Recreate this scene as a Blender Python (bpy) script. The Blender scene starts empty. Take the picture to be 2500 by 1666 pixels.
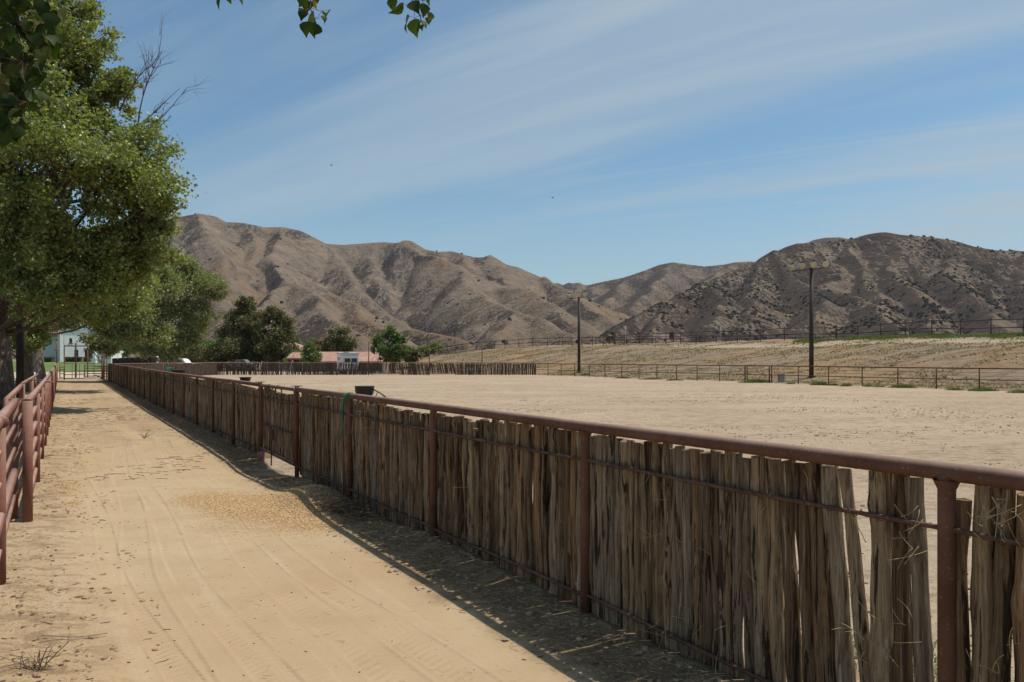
import bpy, math, random
import numpy as np
from mathutils import Vector
random.seed(7)
R = math.radians
SC = bpy.context.scene
COL = SC.collection

# ---------------------------------------------------------------- camera, world, sun, exposure
EYE = 1.74
F = 1875.0          # focal length in photo pixels (2500 wide)
CX, HY = 1250.0, 877.6
cam = bpy.data.cameras.new('camera'); camo = bpy.data.objects.new('camera', cam); COL.objects.link(camo)
camo.location = (0, 0, EYE); camo.rotation_euler = (R(90), 0, 0)
cam.sensor_width = 36; cam.lens = 27; cam.shift_y = (HY-833)/2500
cam.clip_start = 0.1; cam.clip_end = 20000
SC.camera = camo
SUN_EL, SUN_AZ = R(66), math.atan2(.957, .29)      # azimuth from +Y towards +X
SC.view_settings.view_transform = 'Standard'; SC.view_settings.look = 'None'
SC.view_settings.exposure = -0.10; SC.view_settings.gamma = 1
sun = bpy.data.lights.new('sun', 'SUN'); suno = bpy.data.objects.new('sun', sun); COL.objects.link(suno)
sun.energy = 4.7; sun.angle = R(.53); sun.color = (1, .92, .80)
sd = Vector((math.sin(SUN_AZ)*math.cos(SUN_EL), math.cos(SUN_AZ)*math.cos(SUN_EL), math.sin(SUN_EL)))
suno.rotation_euler = sd.to_track_quat('Z', 'Y').to_euler(); suno.location = (20, 10, 40)

# ---------------------------------------------------------------- node helper
class NT:
    def __init__(s, tree): s.t = tree
    def __call__(s, typ, props=None, **ins):
        n = s.t.nodes.new(typ)
        for k, v in (props or {}).items(): setattr(n, k, v)
        for k, v in ins.items():
            key = int(k[1:]) if (k[0] == 'i' and k[1:].isdigit()) else k.replace('_', ' ')
            s.set(n.inputs[key], v)
        return n
    def set(s, sock, v):
        if isinstance(v, bpy.types.NodeSocket): s.t.links.new(v, sock)
        elif isinstance(v, bpy.types.Node): s.t.links.new(v.outputs[0], sock)
        else:
            if isinstance(v, (tuple, list)) and len(v) == 3 and sock.type == 'RGBA': v = (*v, 1)
            sock.default_value = v
    def math(s, op, a, b=0.0, c=None, clamp=False):
        n = s.t.nodes.new('ShaderNodeMath'); n.operation = op; n.use_clamp = clamp
        s.set(n.inputs[0], a); s.set(n.inputs[1], b)
        if c is not None: s.set(n.inputs[2], c)
        return n.outputs[0]
    def mix(s, f, a, b, mode='MIX'):
        n = s.t.nodes.new('ShaderNodeMix'); n.data_type = 'RGBA'; n.blend_type = mode
        s.set(n.inputs[0], f); s.set(n.inputs[6], a); s.set(n.inputs[7], b)
        return n.outputs[2]
    def ramp(s, f, lo, hi, a=0.0, b=1.0, smooth=True):
        n = s.t.nodes.new('ShaderNodeMapRange'); n.interpolation_type = 'SMOOTHSTEP' if smooth else 'LINEAR'
        s.set(n.inputs[0], f)
        for i, v in enumerate((lo, hi, a, b)): s.set(n.inputs[i+1], v)
        return n.outputs[0]
    def noise(s, vec, scale, detail=4, rough=.55, dist=0.0):
        n = s('ShaderNodeTexNoise', Vector=vec, Scale=scale, Detail=detail, Roughness=rough, Distortion=dist)
        return n.outputs[0]
    def map(s, vec, scale=(1, 1, 1), rot=(0, 0, 0), loc=(0, 0, 0)):
        return s('ShaderNodeMapping', Vector=vec, Scale=scale, Rotation=rot, Location=loc).outputs[0]
    def vor(s, vec, scale, rnd=1.0, feature='F1'):
        return s('ShaderNodeTexVoronoi', {'feature': feature}, Vector=vec, Scale=scale, Randomness=rnd)
    def bump(s, h, strength=.5, dist=.02, normal=None):
        n = s('ShaderNodeBump', Strength=strength, Distance=dist, Height=h)
        if normal is not None: s.set(n.inputs['Normal'], normal)
        return n.outputs[0]

def new_mat(name):
    m = bpy.data.materials.new(name); m.use_nodes = True
    m.node_tree.nodes.clear()
    n = NT(m.node_tree)
    out = n('ShaderNodeOutputMaterial')
    return m, n, out
def pbsdf(n, out, **k):
    b = n('ShaderNodeBsdfPrincipled', **k)
    n.t.links.new(b.outputs[0], out.inputs[0]); return b
def geo(n): return n('ShaderNodeNewGeometry').outputs['Position']
def objc(n): return n('ShaderNodeTexCoord').outputs['Object']

# world: Nishita sky with thin high cirrus
w = bpy.data.worlds.new('World'); SC.world = w; w.use_nodes = True
n = NT(w.node_tree); w.node_tree.nodes.clear()
sky = n('ShaderNodeTexSky', {'sky_type': 'NISHITA', 'sun_disc': False, 'sun_elevation': SUN_EL, 'sun_rotation': SUN_AZ,
                             'altitude': 300, 'air_density': 1.0, 'dust_density': 1.2, 'ozone_density': 1.0})
tc = n('ShaderNodeTexCoord').outputs['Generated']
sep = n('ShaderNodeSeparateXYZ', Vector=tc)
zz = n.math('ADD', n.math('MAXIMUM', sep.outputs[2], 0.0), .16)
cv = n('ShaderNodeCombineXYZ', X=n.math('DIVIDE', sep.outputs[0], zz), Y=n.math('DIVIDE', sep.outputs[1], zz), Z=0.0).outputs[0]
m1 = n.map(n.map(cv, rot=(0, 0, R(34))), scale=(.24, 1.0, 1), loc=(3.1, .35, 0))
c1 = n.noise(m1, 1.15, 5, .5, .5)
m2 = n.map(n.map(cv, rot=(0, 0, R(28))), scale=(.2, 1.6, 1), loc=(1.3, 2.0, 4))
c2 = n.noise(m2, 2.4, 6, .55, .8)
cm = n.math('ADD', n.ramp(c1, .40, .64), n.math('MULTIPLY', n.ramp(c2, .40, .66), .6))
cm = n.math('MULTIPLY', cm, n.ramp(sep.outputs[0], -.75, .35, .4, 1.0))
hz = n.ramp(sep.outputs[2], .0, .30, .50, .0)
cm = n.math('MAXIMUM', n.math('MULTIPLY', cm, .58, clamp=True), hz)
skyc = n.mix(1.0, sky, (1.16, 1.52, 1.56), 'MULTIPLY')
cloud = n.mix(cm, skyc, (5.9, 7.2, 8.2))
bg = n('ShaderNodeBackground', Color=cloud, Strength=.077)
wo = n('ShaderNodeOutputWorld'); w.node_tree.links.new(bg.outputs[0], wo.inputs[0])

# ---------------------------------------------------------------- layout helpers
def gz(Y):                                  # the valley floor rises a hand's breadth towards the far end
    t = min(max((Y-20)/36., 0), 1); return .12*t*t*(3-2*t)
def gzn(Y):
    t = np.clip((Y-20)/36., 0, 1); return .12*t*t*(3-2*t)
def P(px, py, Y): return ((px-CX)/F*Y, Y, EYE-(py-HY)/F*Y)
def XA(px, Y): return (px-CX)/F*Y
FD = Vector((-.5064, .8623, 0))             # direction the lane runs
FN = Vector((.8623, .5064, 0))              # across it, towards the arena
def fence_pt(Y, d=0.0):                     # on the near stick fence (d metres towards the arena)
    return Vector((3.483-.5872*Y, Y, 0)) + FN*d

# numpy value noise
def _h(ix, iy, s):
    x = (ix.astype(np.int64)*374761393 + iy.astype(np.int64)*668265263 + s*974634777) & 0x7fffffff
    x = ((x ^ (x >> 13))*1274126177) & 0x7fffffff
    return ((x ^ (x >> 16)) & 0xffff)/65535.
def vnoise(x, y, s=0):
    ix, iy = np.floor(x), np.floor(y); fx, fy = x-ix, y-iy
    fx = fx*fx*fx*(fx*(fx*6-15)+10); fy = fy*fy*fy*(fy*(fy*6-15)+10)
    a, b, c, d = _h(ix, iy, s), _h(ix+1, iy, s), _h(ix, iy+1, s), _h(ix+1, iy+1, s)
    return (a+(b-a)*fx) + ((c+(d-c)*fx)-(a+(b-a)*fx))*fy
def fbm(x, y, o=4, s=0, g=.5):
    r = 0; a = 1; t = 0
    for i in range(o):
        r = r + a*vnoise(x*2**i+i*17.3, y*2**i-i*9.1, s+i); t += a; a *= g
    return r/t*2-1
def ridged(x, y, o=4, s=0):
    r = 0; a = 1; t = 0
    for i in range(o):
        v = 1-np.abs(vnoise(x*2**i+i*11.3, y*2**i+i*5.7, s+i)*2-1)
        r = r + a*v*v; t += a; a *= .5
    return r/t

# ---------------------------------------------------------------- mesh helpers
ORG = {}
def tag(o, label=None, cat=None, group=None, kind=None):
    if label: o['label'] = label
    if cat: o['category'] = cat
    if group: o['group'] = group
    if kind: o['kind'] = kind
    return o
def thing(name, loc, label, cat, group=None, rz=0):
    o = bpy.data.objects.new(name, None); COL.objects.link(o); o.location = loc; o.rotation_euler = (0, 0, rz)
    o.empty_display_size = .2
    ORG[o.name] = Vector(loc) if rz == 0 else None
    return tag(o, label, cat, group)
class MB:
    def __init__(s): s.v = []; s.f = []; s.m = []; s.t = []; s.sm = []
    def add(s, vs, fs, mi=0, tone=0.0, smooth=True):
        b = len(s.v); s.v += [tuple(p) for p in vs]; s.f += [tuple(i+b for i in f) for f in fs]
        s.m += [mi]*len(fs); s.sm += [smooth]*len(fs)
        s.t += [tone]*len(vs) if not isinstance(tone, (list, np.ndarray)) else list(tone)
    def box(s, a, b, mi=0, tone=0.0, rz=0, bev=0):
        (x0, y0, z0), (x1, y1, z1) = a, b
        vs = [(x0,y0,z0),(x1,y0,z0),(x1,y1,z0),(x0,y1,z0),(x0,y0,z1),(x1,y0,z1),(x1,y1,z1),(x0,y1,z1)]
        if rz:
            cx, cy = (x0+x1)/2, (y0+y1)/2; c, q = math.cos(rz), math.sin(rz)
            vs = [(cx+(x-cx)*c-(y-cy)*q, cy+(x-cx)*q+(y-cy)*c, z) for x, y, z in vs]
        s.add(vs, [(0,3,2,1),(4,5,6,7),(0,1,5,4),(1,2,6,5),(2,3,7,6),(3,0,4,7)], mi, tone, False)
    def quadp(s, pts, mi=0, tone=0.0): s.add(pts, [tuple(range(len(pts)))], mi, tone, False)
    def tube(s, pts, rad, n=8, mi=0, tone=0.0, cap=True):
        pts = [Vector(p) for p in pts]; k = len(pts)
        rad = [rad]*k if isinstance(rad, (int, float)) else rad
        vs = []; fs = []; prev = None
        for i, p in enumerate(pts):
            t = (pts[min(i+1, k-1)]-pts[max(i-1, 0)])
            t = t.normalized() if t.length > 1e-9 else Vector((0, 0, 1))
            u = prev if prev is not None else (Vector((0, 0, 1)) if abs(t.z) < .9 else Vector((1, 0, 0)))
            u = (u-t*u.dot(t)); u = u.normalized() if u.length > 1e-6 else t.orthogonal().normalized()
            prev = u; q = t.cross(u)
            for j in range(n):
                a = 2*math.pi*j/n; vs.append(p+(u*math.cos(a)+q*math.sin(a))*rad[i])
        for i in range(k-1):
            for j in range(n):
                fs.append((i*n+j, i*n+(j+1) % n, (i+1)*n+(j+1) % n, (i+1)*n+j))
        if cap: fs += [tuple(range(n-1, -1, -1)), tuple((k-1)*n+j for j in range(n))]
        s.add(vs, fs, mi, tone, True)
    def lathe(s, prof, c, n=24, mi=0, axis='Z', rot=None):
        vs = []; fs = []
        for r, z in prof:
            for j in range(n):
                a = 2*math.pi*j/n; v = Vector((r*math.cos(a), r*math.sin(a), z))
                if rot is not None: v = rot @ v
                vs.append(Vector(c)+v)
        for i in range(len(prof)-1):
            for j in range(n): fs.append((i*n+j, i*n+(j+1) % n, (i+1)*n+(j+1) % n, (i+1)*n+j))
        s.add(vs, fs, mi, 0.0, True)
def root_of(o):
    while o.parent: o = o.parent
    return o
def link_mesh(name, me, parent=None):
    o = bpy.data.objects.new(name, me); COL.objects.link(o)
    if parent is not None:
        o.parent = parent
    return o
def obj(name, mb, mats, parent=None, loc=None):
    """world-space geometry; moved into the thing's own space"""
    me = bpy.data.meshes.new(name)
    off = Vector((0, 0, 0)); rz = 0
    if parent is not None:
        r = root_of(parent); off = Vector(r.location); rz = r.rotation_euler.z
    elif loc is not None: off = Vector(loc)
    V = np.array(mb.v, dtype=np.float64)-np.array(off)
    if rz:
        c, q = math.cos(-rz), math.sin(-rz); V = np.stack([V[:,0]*c-V[:,1]*q, V[:,0]*q+V[:,1]*c, V[:,2]], 1)
    me.from_pydata(V.tolist(), [], mb.f)
    if not isinstance(mats, (list, tuple)): mats = [mats]
    for m in mats: me.materials.append(m)
    me.polygons.foreach_set('material_index', mb.m); me.polygons.foreach_set('use_smooth', mb.sm)
    if any(mb.t):
        a = me.attributes.new('tone', 'FLOAT', 'POINT'); a.data.foreach_set('value', [float(x) for x in mb.t])
    me.update()
    o = link_mesh(name, me, parent)
    if parent is None and loc is not None: o.location = off
    return o
def np_mesh(name, V, Q, mat, parent=None, smooth=True, attrs=None, tri=False):
    off = np.array(root_of(parent).location) if parent is not None else np.zeros(3)
    me = bpy.data.meshes.new(name); k = 3 if tri else 4
    me.vertices.add(len(V)); me.vertices.foreach_set('co', (V-off).astype(np.float32).ravel())
    me.loops.add(len(Q)*k); me.loops.foreach_set('vertex_index', Q.astype(np.int32).ravel())
    me.polygons.add(len(Q)); me.polygons.foreach_set('loop_start', np.arange(0, len(Q)*k, k, dtype=np.int32))
    me.polygons.foreach_set('use_smooth', np.full(len(Q), smooth))
    for an, av in (attrs or {}).items():
        a = me.attributes.new(an, 'FLOAT', 'POINT'); a.data.foreach_set('value', av.astype(np.float32).ravel())
    me.materials.append(mat); me.update(calc_edges=True); me.validate()
    return link_mesh(name, me, parent)
def grid_quads(nu, nv):
    i = np.arange((nu-1)*(nv-1)); r = i//(nv-1); c = i % (nv-1); a = r*nv+c
    return np.stack([a, a+nv, a+nv+1, a+1], 1)

# ---------------------------------------------------------------- materials
def lanecoords(n):
    """x = across the lane (0 at stick fence, - towards pipe fence), y = along it"""
    p = geo(n)
    d = n('ShaderNodeVectorMath', {'operation': 'DOT_PRODUCT'}, i0=n('ShaderNodeVectorMath', {'operation': 'SUBTRACT'}, i0=p, i1=(3.483, 0, 0)).outputs[0], i1=tuple(FN)).outputs['Value']
    v = n('ShaderNodeVectorMath', {'operation': 'DOT_PRODUCT'}, i0=p, i1=tuple(FD)).outputs['Value']
    return p, d, v

def mat_lane():
    m, n, out = new_mat('dirt_lane')
    p, d, v = lanecoords(n)
    big = n.noise(p, .35, 3, .5); med = n.noise(p, 2.2, 5, .6); fine = n.noise(p, 45, 4, .7)
    wob = n.math('MULTIPLY', n.math('SUBTRACT', n.noise(n.map(p, scale=(.12, .12, .12)), 1.0, 2), .5), .9)
    d2 = n.math('ADD', d, wob)
    dv = n('ShaderNodeCombineXYZ', X=d2, Y=v, Z=0.0).outputs[0]
    col = n.mix(n.ramp(big, .3, .7), (.382, .274, .160), (.425, .322, .207))
    col = n.mix(n.ramp(med, .35, .75, 0, .5), col, (.335, .235, .135))
    streak = n.noise(n.map(dv, scale=(7, .25, 1)), 1.0, 4, .6)
    col = n.mix(n.ramp(streak, .5, .75, 0, .45), col, (.45, .35, .24))
    speck = n.ramp(n.noise(p, 60, 3, .8), .62, .74, 0, .55)
    edge = n.math('MAXIMUM', n.ramp(n.math('ADD', d, n.math('MULTIPLY', big, .8)), -2.1, -2.7), n.ramp(d, -.75, -.3))
    far = n.ramp(v, 14, 21)
    rough_zone = n.math('MAXIMUM', edge, n.math('MULTIPLY', far, n.ramp(n.noise(n.map(dv, scale=(1.1, .10, 1)), 1.1, 3), .36, .55)))
    deb = n.vor(n.map(p, scale=(1, 1, 1)), 17)
    debm = n.math('MULTIPLY', n.ramp(deb.outputs[0], .30, .12), n.ramp(n.noise(p, 3.3, 4, .7), .46, .60))
    debm = n.math('MULTIPLY', debm, rough_zone)
    litter = n.math('MULTIPLY', n.ramp(n.noise(n.map(p, scale=(1, 2.2, 1), rot=(0, 0, .12)), 2.1, 8, .84), .49, .555), rough_zone)
    col = n.mix(n.math('MULTIPLY', n.math('MAXIMUM', debm, litter), .60), col, (.19, .125, .075))
    col = n.mix(speck, col, (.30, .21, .13))
    col = n.mix(n.math('MULTIPLY', n.ramp(n.math('ADD', d, n.math('MULTIPLY', med, .6)), -.42, -.05), n.ramp(n.noise(p, 7, 6, .75), .3, .58, .5, .95)), col, (.135, .088, .05))  # brown dirt at the fence foot, its colour also darkened to deepen the shadow
    # tyre tracks with tread, lying along the lane
    hgt = n.math('MULTIPLY', fine, .004)
    dist2 = n.math('ADD', d, n.math('MULTIPLY', n.math('SUBTRACT', n.noise(n('ShaderNodeCombineXYZ', X=0.0, Y=v, Z=3.0).outputs[0], .11, 1), .5), 1.0))
    tr = 0.0; 
    for c, wd, fr, ph in ((-2.45, .13, 88, 0), (-1.95, .12, 96, 2), (-1.45, .15, 80, 1), (-1.02, .13, 92, 3), (-2.2, .09, 100, 5)):
        a = n.math('ABSOLUTE', n.math('SUBTRACT', n.math('ADD', dist2, n.math('MULTIPLY', v, .012*(ph-2))), c))
        msk = n.ramp(a, wd, wd*.72)
        chev = n.math('ADD', n.math('MULTIPLY', v, float(fr)), n.math('MULTIPLY', a, 46.0))
        lug = n.math('MULTIPLY', n.math('SINE', chev), .5)
        rim = n.ramp(n.math('ABSOLUTE', n.math('SUBTRACT', a, wd)), .03, .0)
        k = n.math('ADD', n.math('MULTIPLY', msk, n.math('ADD', n.math('MULTIPLY', lug, .9), -1.1)), n.math('MULTIPLY', rim, .45))
        tr = k if tr == 0.0 else n.math('ADD', tr, k)
    trn = n.math('MULTIPLY', n.math('MULTIPLY', tr, .0045), n.ramp(n.noise(p, .9, 3, .6), .32, .55))
    lumps = n.math('MULTIPLY', n.noise(p, 9, 5, .65), n.math('ADD', .004, n.math('MULTIPLY', rough_zone, .045)))
    rip = n.math('MULTIPLY', n.math('SINE', n.math('ADD', n.math('MULTIPLY', v, 95.0), n.math('MULTIPLY', n.noise(p, 3.0, 3), 9.0))), n.math('MULTIPLY', n.ramp(n.noise(n.map(dv, scale=(1.6, .5, 1)), 1.4, 3, .6), .42, .6), .0011))
    h = n.math('ADD', n.math('ADD', n.math('ADD', hgt, rip), trn), lumps)
    nb = n.bump(h, 1.0, 1.0)
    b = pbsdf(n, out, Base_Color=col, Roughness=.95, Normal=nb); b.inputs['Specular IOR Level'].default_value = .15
    return m
def mat_arena():
    m, n, out = new_mat('arena_sand')
    p = geo(n)
    big = n.noise(p, .12, 3, .5); med = n.noise(p, 1.3, 5, .6)
    col = n.mix(n.ramp(big, .3, .7), (.385, .30, .215), (.44, .35, .257))
    col = n.mix(n.ramp(med, .4, .8, 0, .5), col, (.42, .325, .225))
    # darker damp clods and droppings in drifting patches
    patch = n.ramp(n.noise(n.map(p, scale=(.4, 1.0, 1), rot=(0, 0, .35)), .45, 5, .72), .40, .57, .12, 1)
    cl = n.ramp(n.noise(n.map(p, scale=(.8, 1.5, 1), rot=(0, 0, .3)), 2.8, 8, .80), .485, .555)
    col = n.mix(n.math('MULTIPLY', n.math('MULTIPLY', patch, cl), .70), col, (.215, .135, .085))
    sp = n.ramp(n.noise(p, 9, 6, .85), .525, .60, 0, .6)
    col = n.mix(sp, col, (.25, .18, .12))
    h = n.math('ADD', n.math('MULTIPLY', n.noise(p, 7, 6, .75), .065), n.math('MULTIPLY', n.vor(p, 5.5).outputs[0], .02))
    b = pbsdf(n, out, Base_Color=col, Roughness=.96, Normal=n.bump(h, .9, 1.0)); b.inputs['Specular IOR Level'].default_value = .1
    return m
def mat_ground():
    m, n, out = new_mat('dry_ground')
    p = geo(n); at = n('ShaderNodeAttribute', {'attribute_name': 'green'}).outputs['Fac']
    pt = n('ShaderNodeAttribute', {'attribute_name': 'path'}).outputs['Fac']
    q = n.map(p, rot=(0, 0, R(25)), scale=(.5, 1.6, 2.5))
    big = n.noise(p, .09, 4, .6); st = n.noise(q, .9, 6, .72)
    col = n.mix(n.ramp(st, .35, .65), (.185, .135, .088), (.34, .26, .178))
    col = n.mix(n.ramp(big, .47, .62, 0, .75), col, (.33, .21, .11))
    col = n.mix(n.ramp(n.noise(p, .16, 3), .55, .72, 0, .6), col, (.30, .245, .165))
    col = n.mix(n.math('MULTIPLY', n.ramp(n.noise(p, 3.2, 5, .75), .56, .66), .7), col, (.14, .095, .055))
    col = n.mix(n.math('MULTIPLY', n.ramp(n.noise(q, .8, 5, .7), .58, .70), n.ramp(n.noise(p, .07, 2), .45, .6, 0, .6)), col, (.14, .15, .06))
    col = n.mix(pt, col, n.mix(n.noise(p, 1.5, 4), (.40, .32, .235), (.50, .40, .30)))
    col = n.mix(n.math('MULTIPLY', at, n.ramp(n.noise(p, 1.2, 4, .7), .35, .5)), col, (.085, .16, .03))
    h = n.math('ADD', n.math('MULTIPLY', n.noise(q, 1.4, 6, .75), .30), n.math('MULTIPLY', n.noise(p, 5, 4, .7), .08))
    b = pbsdf(n, out, Base_Color=col, Roughness=.97, Normal=n.bump(h, 1.0, 1.0)); b.inputs['Specular IOR Level'].default_value = .1
    return m
def mat_hill():
    m, n, out = new_mat('dry_hill')
    p = geo(n)
    scr = n('ShaderNodeAttribute', {'attribute_name': 'scrub'}).outputs['Fac']
    rock = n('ShaderNodeAttribute', {'attribute_name': 'rock'}).outputs['Fac']
    wv = n('ShaderNodeVectorMath', {'operation': 'ADD'}, i0=p, i1=n('ShaderNodeVectorMath', {'operation': 'SCALE'}, i0=n('ShaderNodeTexNoise', Vector=p, Scale=.01, Detail=3.0).outputs[1], Scale=60.0).outputs[0]).outputs[0]
    big = n.noise(wv, .006, 4, .6); med = n.noise(wv, .03, 5, .65); fn = n.noise(p, .22, 5, .75)
    col = n.mix(n.ramp(med, .3, .7), (.205, .160, .122), (.30, .238, .182))
    col = n.mix(n.ramp(big, .50, .66, 0, .6), col, (.285, .18, .10))
    col = n.mix(n.ramp(fn, .45, .75, 0, .5), col, (.15, .11, .075))
    q = n.map(p, rot=(.2, .5, .6), scale=(1, .25, .5))
    rk = n.noise(q, .12, 6, .8)
    rc = n.mix(n.ramp(rk, .42, .62), (.085, .072, .07), (.37, .31, .255))
    col = n.mix(rock, col, rc)
    v1 = n.vor(p, .17); v2 = n.vor(p, .085)
    cov = n.math('MULTIPLY', scr, n.ramp(n.noise(p, .012, 4, .65), .25, .6, .45, 1.25))
    s1 = n.math('LESS_THAN', n.math('ADD', v1.outputs[0], n.math('MULTIPLY', fn, .35)), n.math('MULTIPLY', cov, .98))
    s2 = n.math('LESS_THAN', n.math('ADD', v2.outputs[0], n.math('MULTIPLY', fn, .30)), n.math('MULTIPLY', cov, .62))
    sm = n.math('MAXIMUM', s1, s2)
    sc = n.mix(n.ramp(n.noise(p, .05, 3), .35, .65), (.055, .047, .044), (.092, .070, .060))
    col = n.mix(n.math('MULTIPLY', sm, .85), col, sc)
    h = n.math('ADD', n.math('MULTIPLY', n.noise(wv, .05, 7, .7), 22.0), n.math('MULTIPLY', sm, 1.6))
    h = n.math('ADD', h, n.math('MULTIPLY', n.math('MULTIPLY', rk, rock), 22.0))
    b = pbsdf(n, out, Base_Color=col, Roughness=1.0, Normal=n.bump(h, .95, 1.0)); b.inputs['Specular IOR Level'].default_value = 0
    return m
def mat_stick():
    m, n, out = new_mat('weathered_branch_wood')
    oc = geo(n)
    tone = n('ShaderNodeAttribute', {'attribute_name': 'tone'}).outputs['Fac']
    sh = n('ShaderNodeCombineXYZ', X=n.math('MULTIPLY', tone, 13.7), Y=n.math('MULTIPLY', tone, 7.3), Z=n.math('MULTIPLY', tone, 31.0)).outputs[0]
    pv = n('ShaderNodeVectorMath', {'operation': 'ADD'}, i0=oc, i1=sh).outputs[0]
    gr = n.noise(n.map(pv, scale=(70, 70, 3.2)), 1.0, 5, .65, 1.2)
    gw = n.noise(n.map(pv, scale=(26, 26, 1.5)), 1.0, 5, .7, .8)
    pa = n.noise(n.map(pv, scale=(11, 11, 3.5)), 1.0, 5, .7)
    fr = n.math('FRACT', n.math('MULTIPLY', tone, 7.13))
    base = n.mix(fr, (.135, .08, .042), (.39, .285, .17))
    base = n.mix(n.ramp(n.math('FRACT', n.math('MULTIPLY', tone, 3.7)), .72, .95, 0, .7), base, (.38, .21, .10))
    base = n.mix(n.ramp(n.math('FRACT', n.math('MULTIPLY', tone, 11.9)), .60, .80, 0, .75), base, (.29, .235, .175))
    base = n.mix(n.ramp(pa, .50, .66, 0, .7), base, n.mix(fr, (.11, .07, .042), (.19, .13, .085)))
    col = n.mix(n.ramp(gr, .36, .62), n.mix(.50, base, (.05, .032, .02)), base)
    crack = n.ramp(gw, .465, .40)
    col = n.mix(n.math('MULTIPLY', crack, .88), col, (.022, .014, .01))
    hi = n.ramp(gw, .57, .66, 0, .7)
    col = n.mix(hi, col, (.48, .385, .27))
    kn = n.vor(n.map(pv, scale=(9, 9, 4)), 1.0)
    knm = n.ramp(kn.outputs[0], .15, .07)
    col = n.mix(n.math('MULTIPLY', knm, .55), col, (.05, .033, .02))
    h = n.math('ADD', n.math('MULTIPLY', gr, .010), n.math('MULTIPLY', gw, .022))
    h = n.math('ADD', h, n.math('MULTIPLY', knm, -.006))
    b = pbsdf(n, out, Base_Color=col, Roughness=.95, Normal=n.bump(h, 1.0, 1.0)); b.inputs['Specular IOR Level'].default_value = .12
    return m
def mat_pipe(name, c0, c1, rust=.5, rough=.55, drops=False, dust=0.0):
    m, n, out = new_mat(name)
    p = geo(n)
    a = n.noise(p, 3, 5, .65); f = n.noise(p, 28, 4, .7)
    col = n.mix(n.ramp(a, .35, .7), c0, c1)
    col = n.mix(n.ramp(f, .58, .75, 0, rust), col, (.20, .075, .035))
    col = n.mix(n.ramp(n.noise(p, 60, 2), .62, .72, 0, .4), col, (.32, .22, .17))
    if dust:
        nz = n('ShaderNodeSeparateXYZ', Vector=n('ShaderNodeNewGeometry').outputs['Normal']).outputs[2]
        col = n.mix(n.math('MULTIPLY', n.ramp(nz, .35, .95), n.ramp(a, .2, .6, dust*.6, dust)), col, (.50, .37, .30))
    if drops:
        dr = n.ramp(n.noise(n.map(p, scale=(26, 26, 7)), 1.0, 3, .5), .73, .78, 0, .8)
        col = n.mix(dr, col, (.55, .50, .45))
    b = pbsdf(n, out, Base_Color=col, Roughness=n.ramp(f, .3, .8, rough, rough+.25), Normal=n.bump(f, .35, .004))
    b.inputs['Specular IOR Level'].default_value = .22
    return m
def mat_plain(name, c, rough=.8, var=.25, scale=6, metal=0, spec=.3, bump=.003):
    m, n, out = new_mat(name)
    p = geo(n); a = n.noise(p, scale, 5, .65)
    dk = tuple(x*(1-var) for x in c); lt = tuple(min(1, x*(1+var*.5)) for x in c)
    b = pbsdf(n, out, Base_Color=n.mix(n.ramp(a, .3, .7), dk, lt), Roughness=rough, Metallic=metal, Normal=n.bump(n.noise(p, scale*6, 4), .5, bump))
    b.inputs['Specular IOR Level'].default_value = spec
    return m
def mat_leaf(name, c0, c1, c2=None, trans=.35, rough=.42, spec=.5):
    m, n, out = new_mat(name)
    tone = n('ShaderNodeAttribute', {'attribute_name': 'tone'}).outputs['Fac']
    col = n.mix(tone, c0, c1)
    if c2: col = n.mix(n.ramp(tone, .88, .97), col, c2)
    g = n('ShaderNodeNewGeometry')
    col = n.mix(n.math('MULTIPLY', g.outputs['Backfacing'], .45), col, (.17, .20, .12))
    b = n('ShaderNodeBsdfPrincipled', Base_Color=col, Roughness=rough); b.inputs['Specular IOR Level'].default_value = spec
    t = n('ShaderNodeBsdfTranslucent', Color=n.mix(1.0, col, (1.45, 1.6, .5), 'MULTIPLY'))
    mx = n('ShaderNodeMixShader', Fac=trans, i1=b.outputs[0], i2=t.outputs[0])
    n.t.links.new(mx.outputs[0], out.inputs[0])
    return m
def mat_bark(name, c0, c1):
    m, n, out = new_mat(name)
    p = geo(n)
    g = n.noise(n.map(p, scale=(14, 14, 2.2)), 1.0, 6, .7, 1.0)
    col = n.mix(n.ramp(g, .38, .62), c0, c1)
    b = pbsdf(n, out, Base_Color=col, Roughness=.95, Normal=n.bump(g, 1.0, .06)); b.inputs['Specular IOR Level'].default_value = .1
    return m

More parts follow.
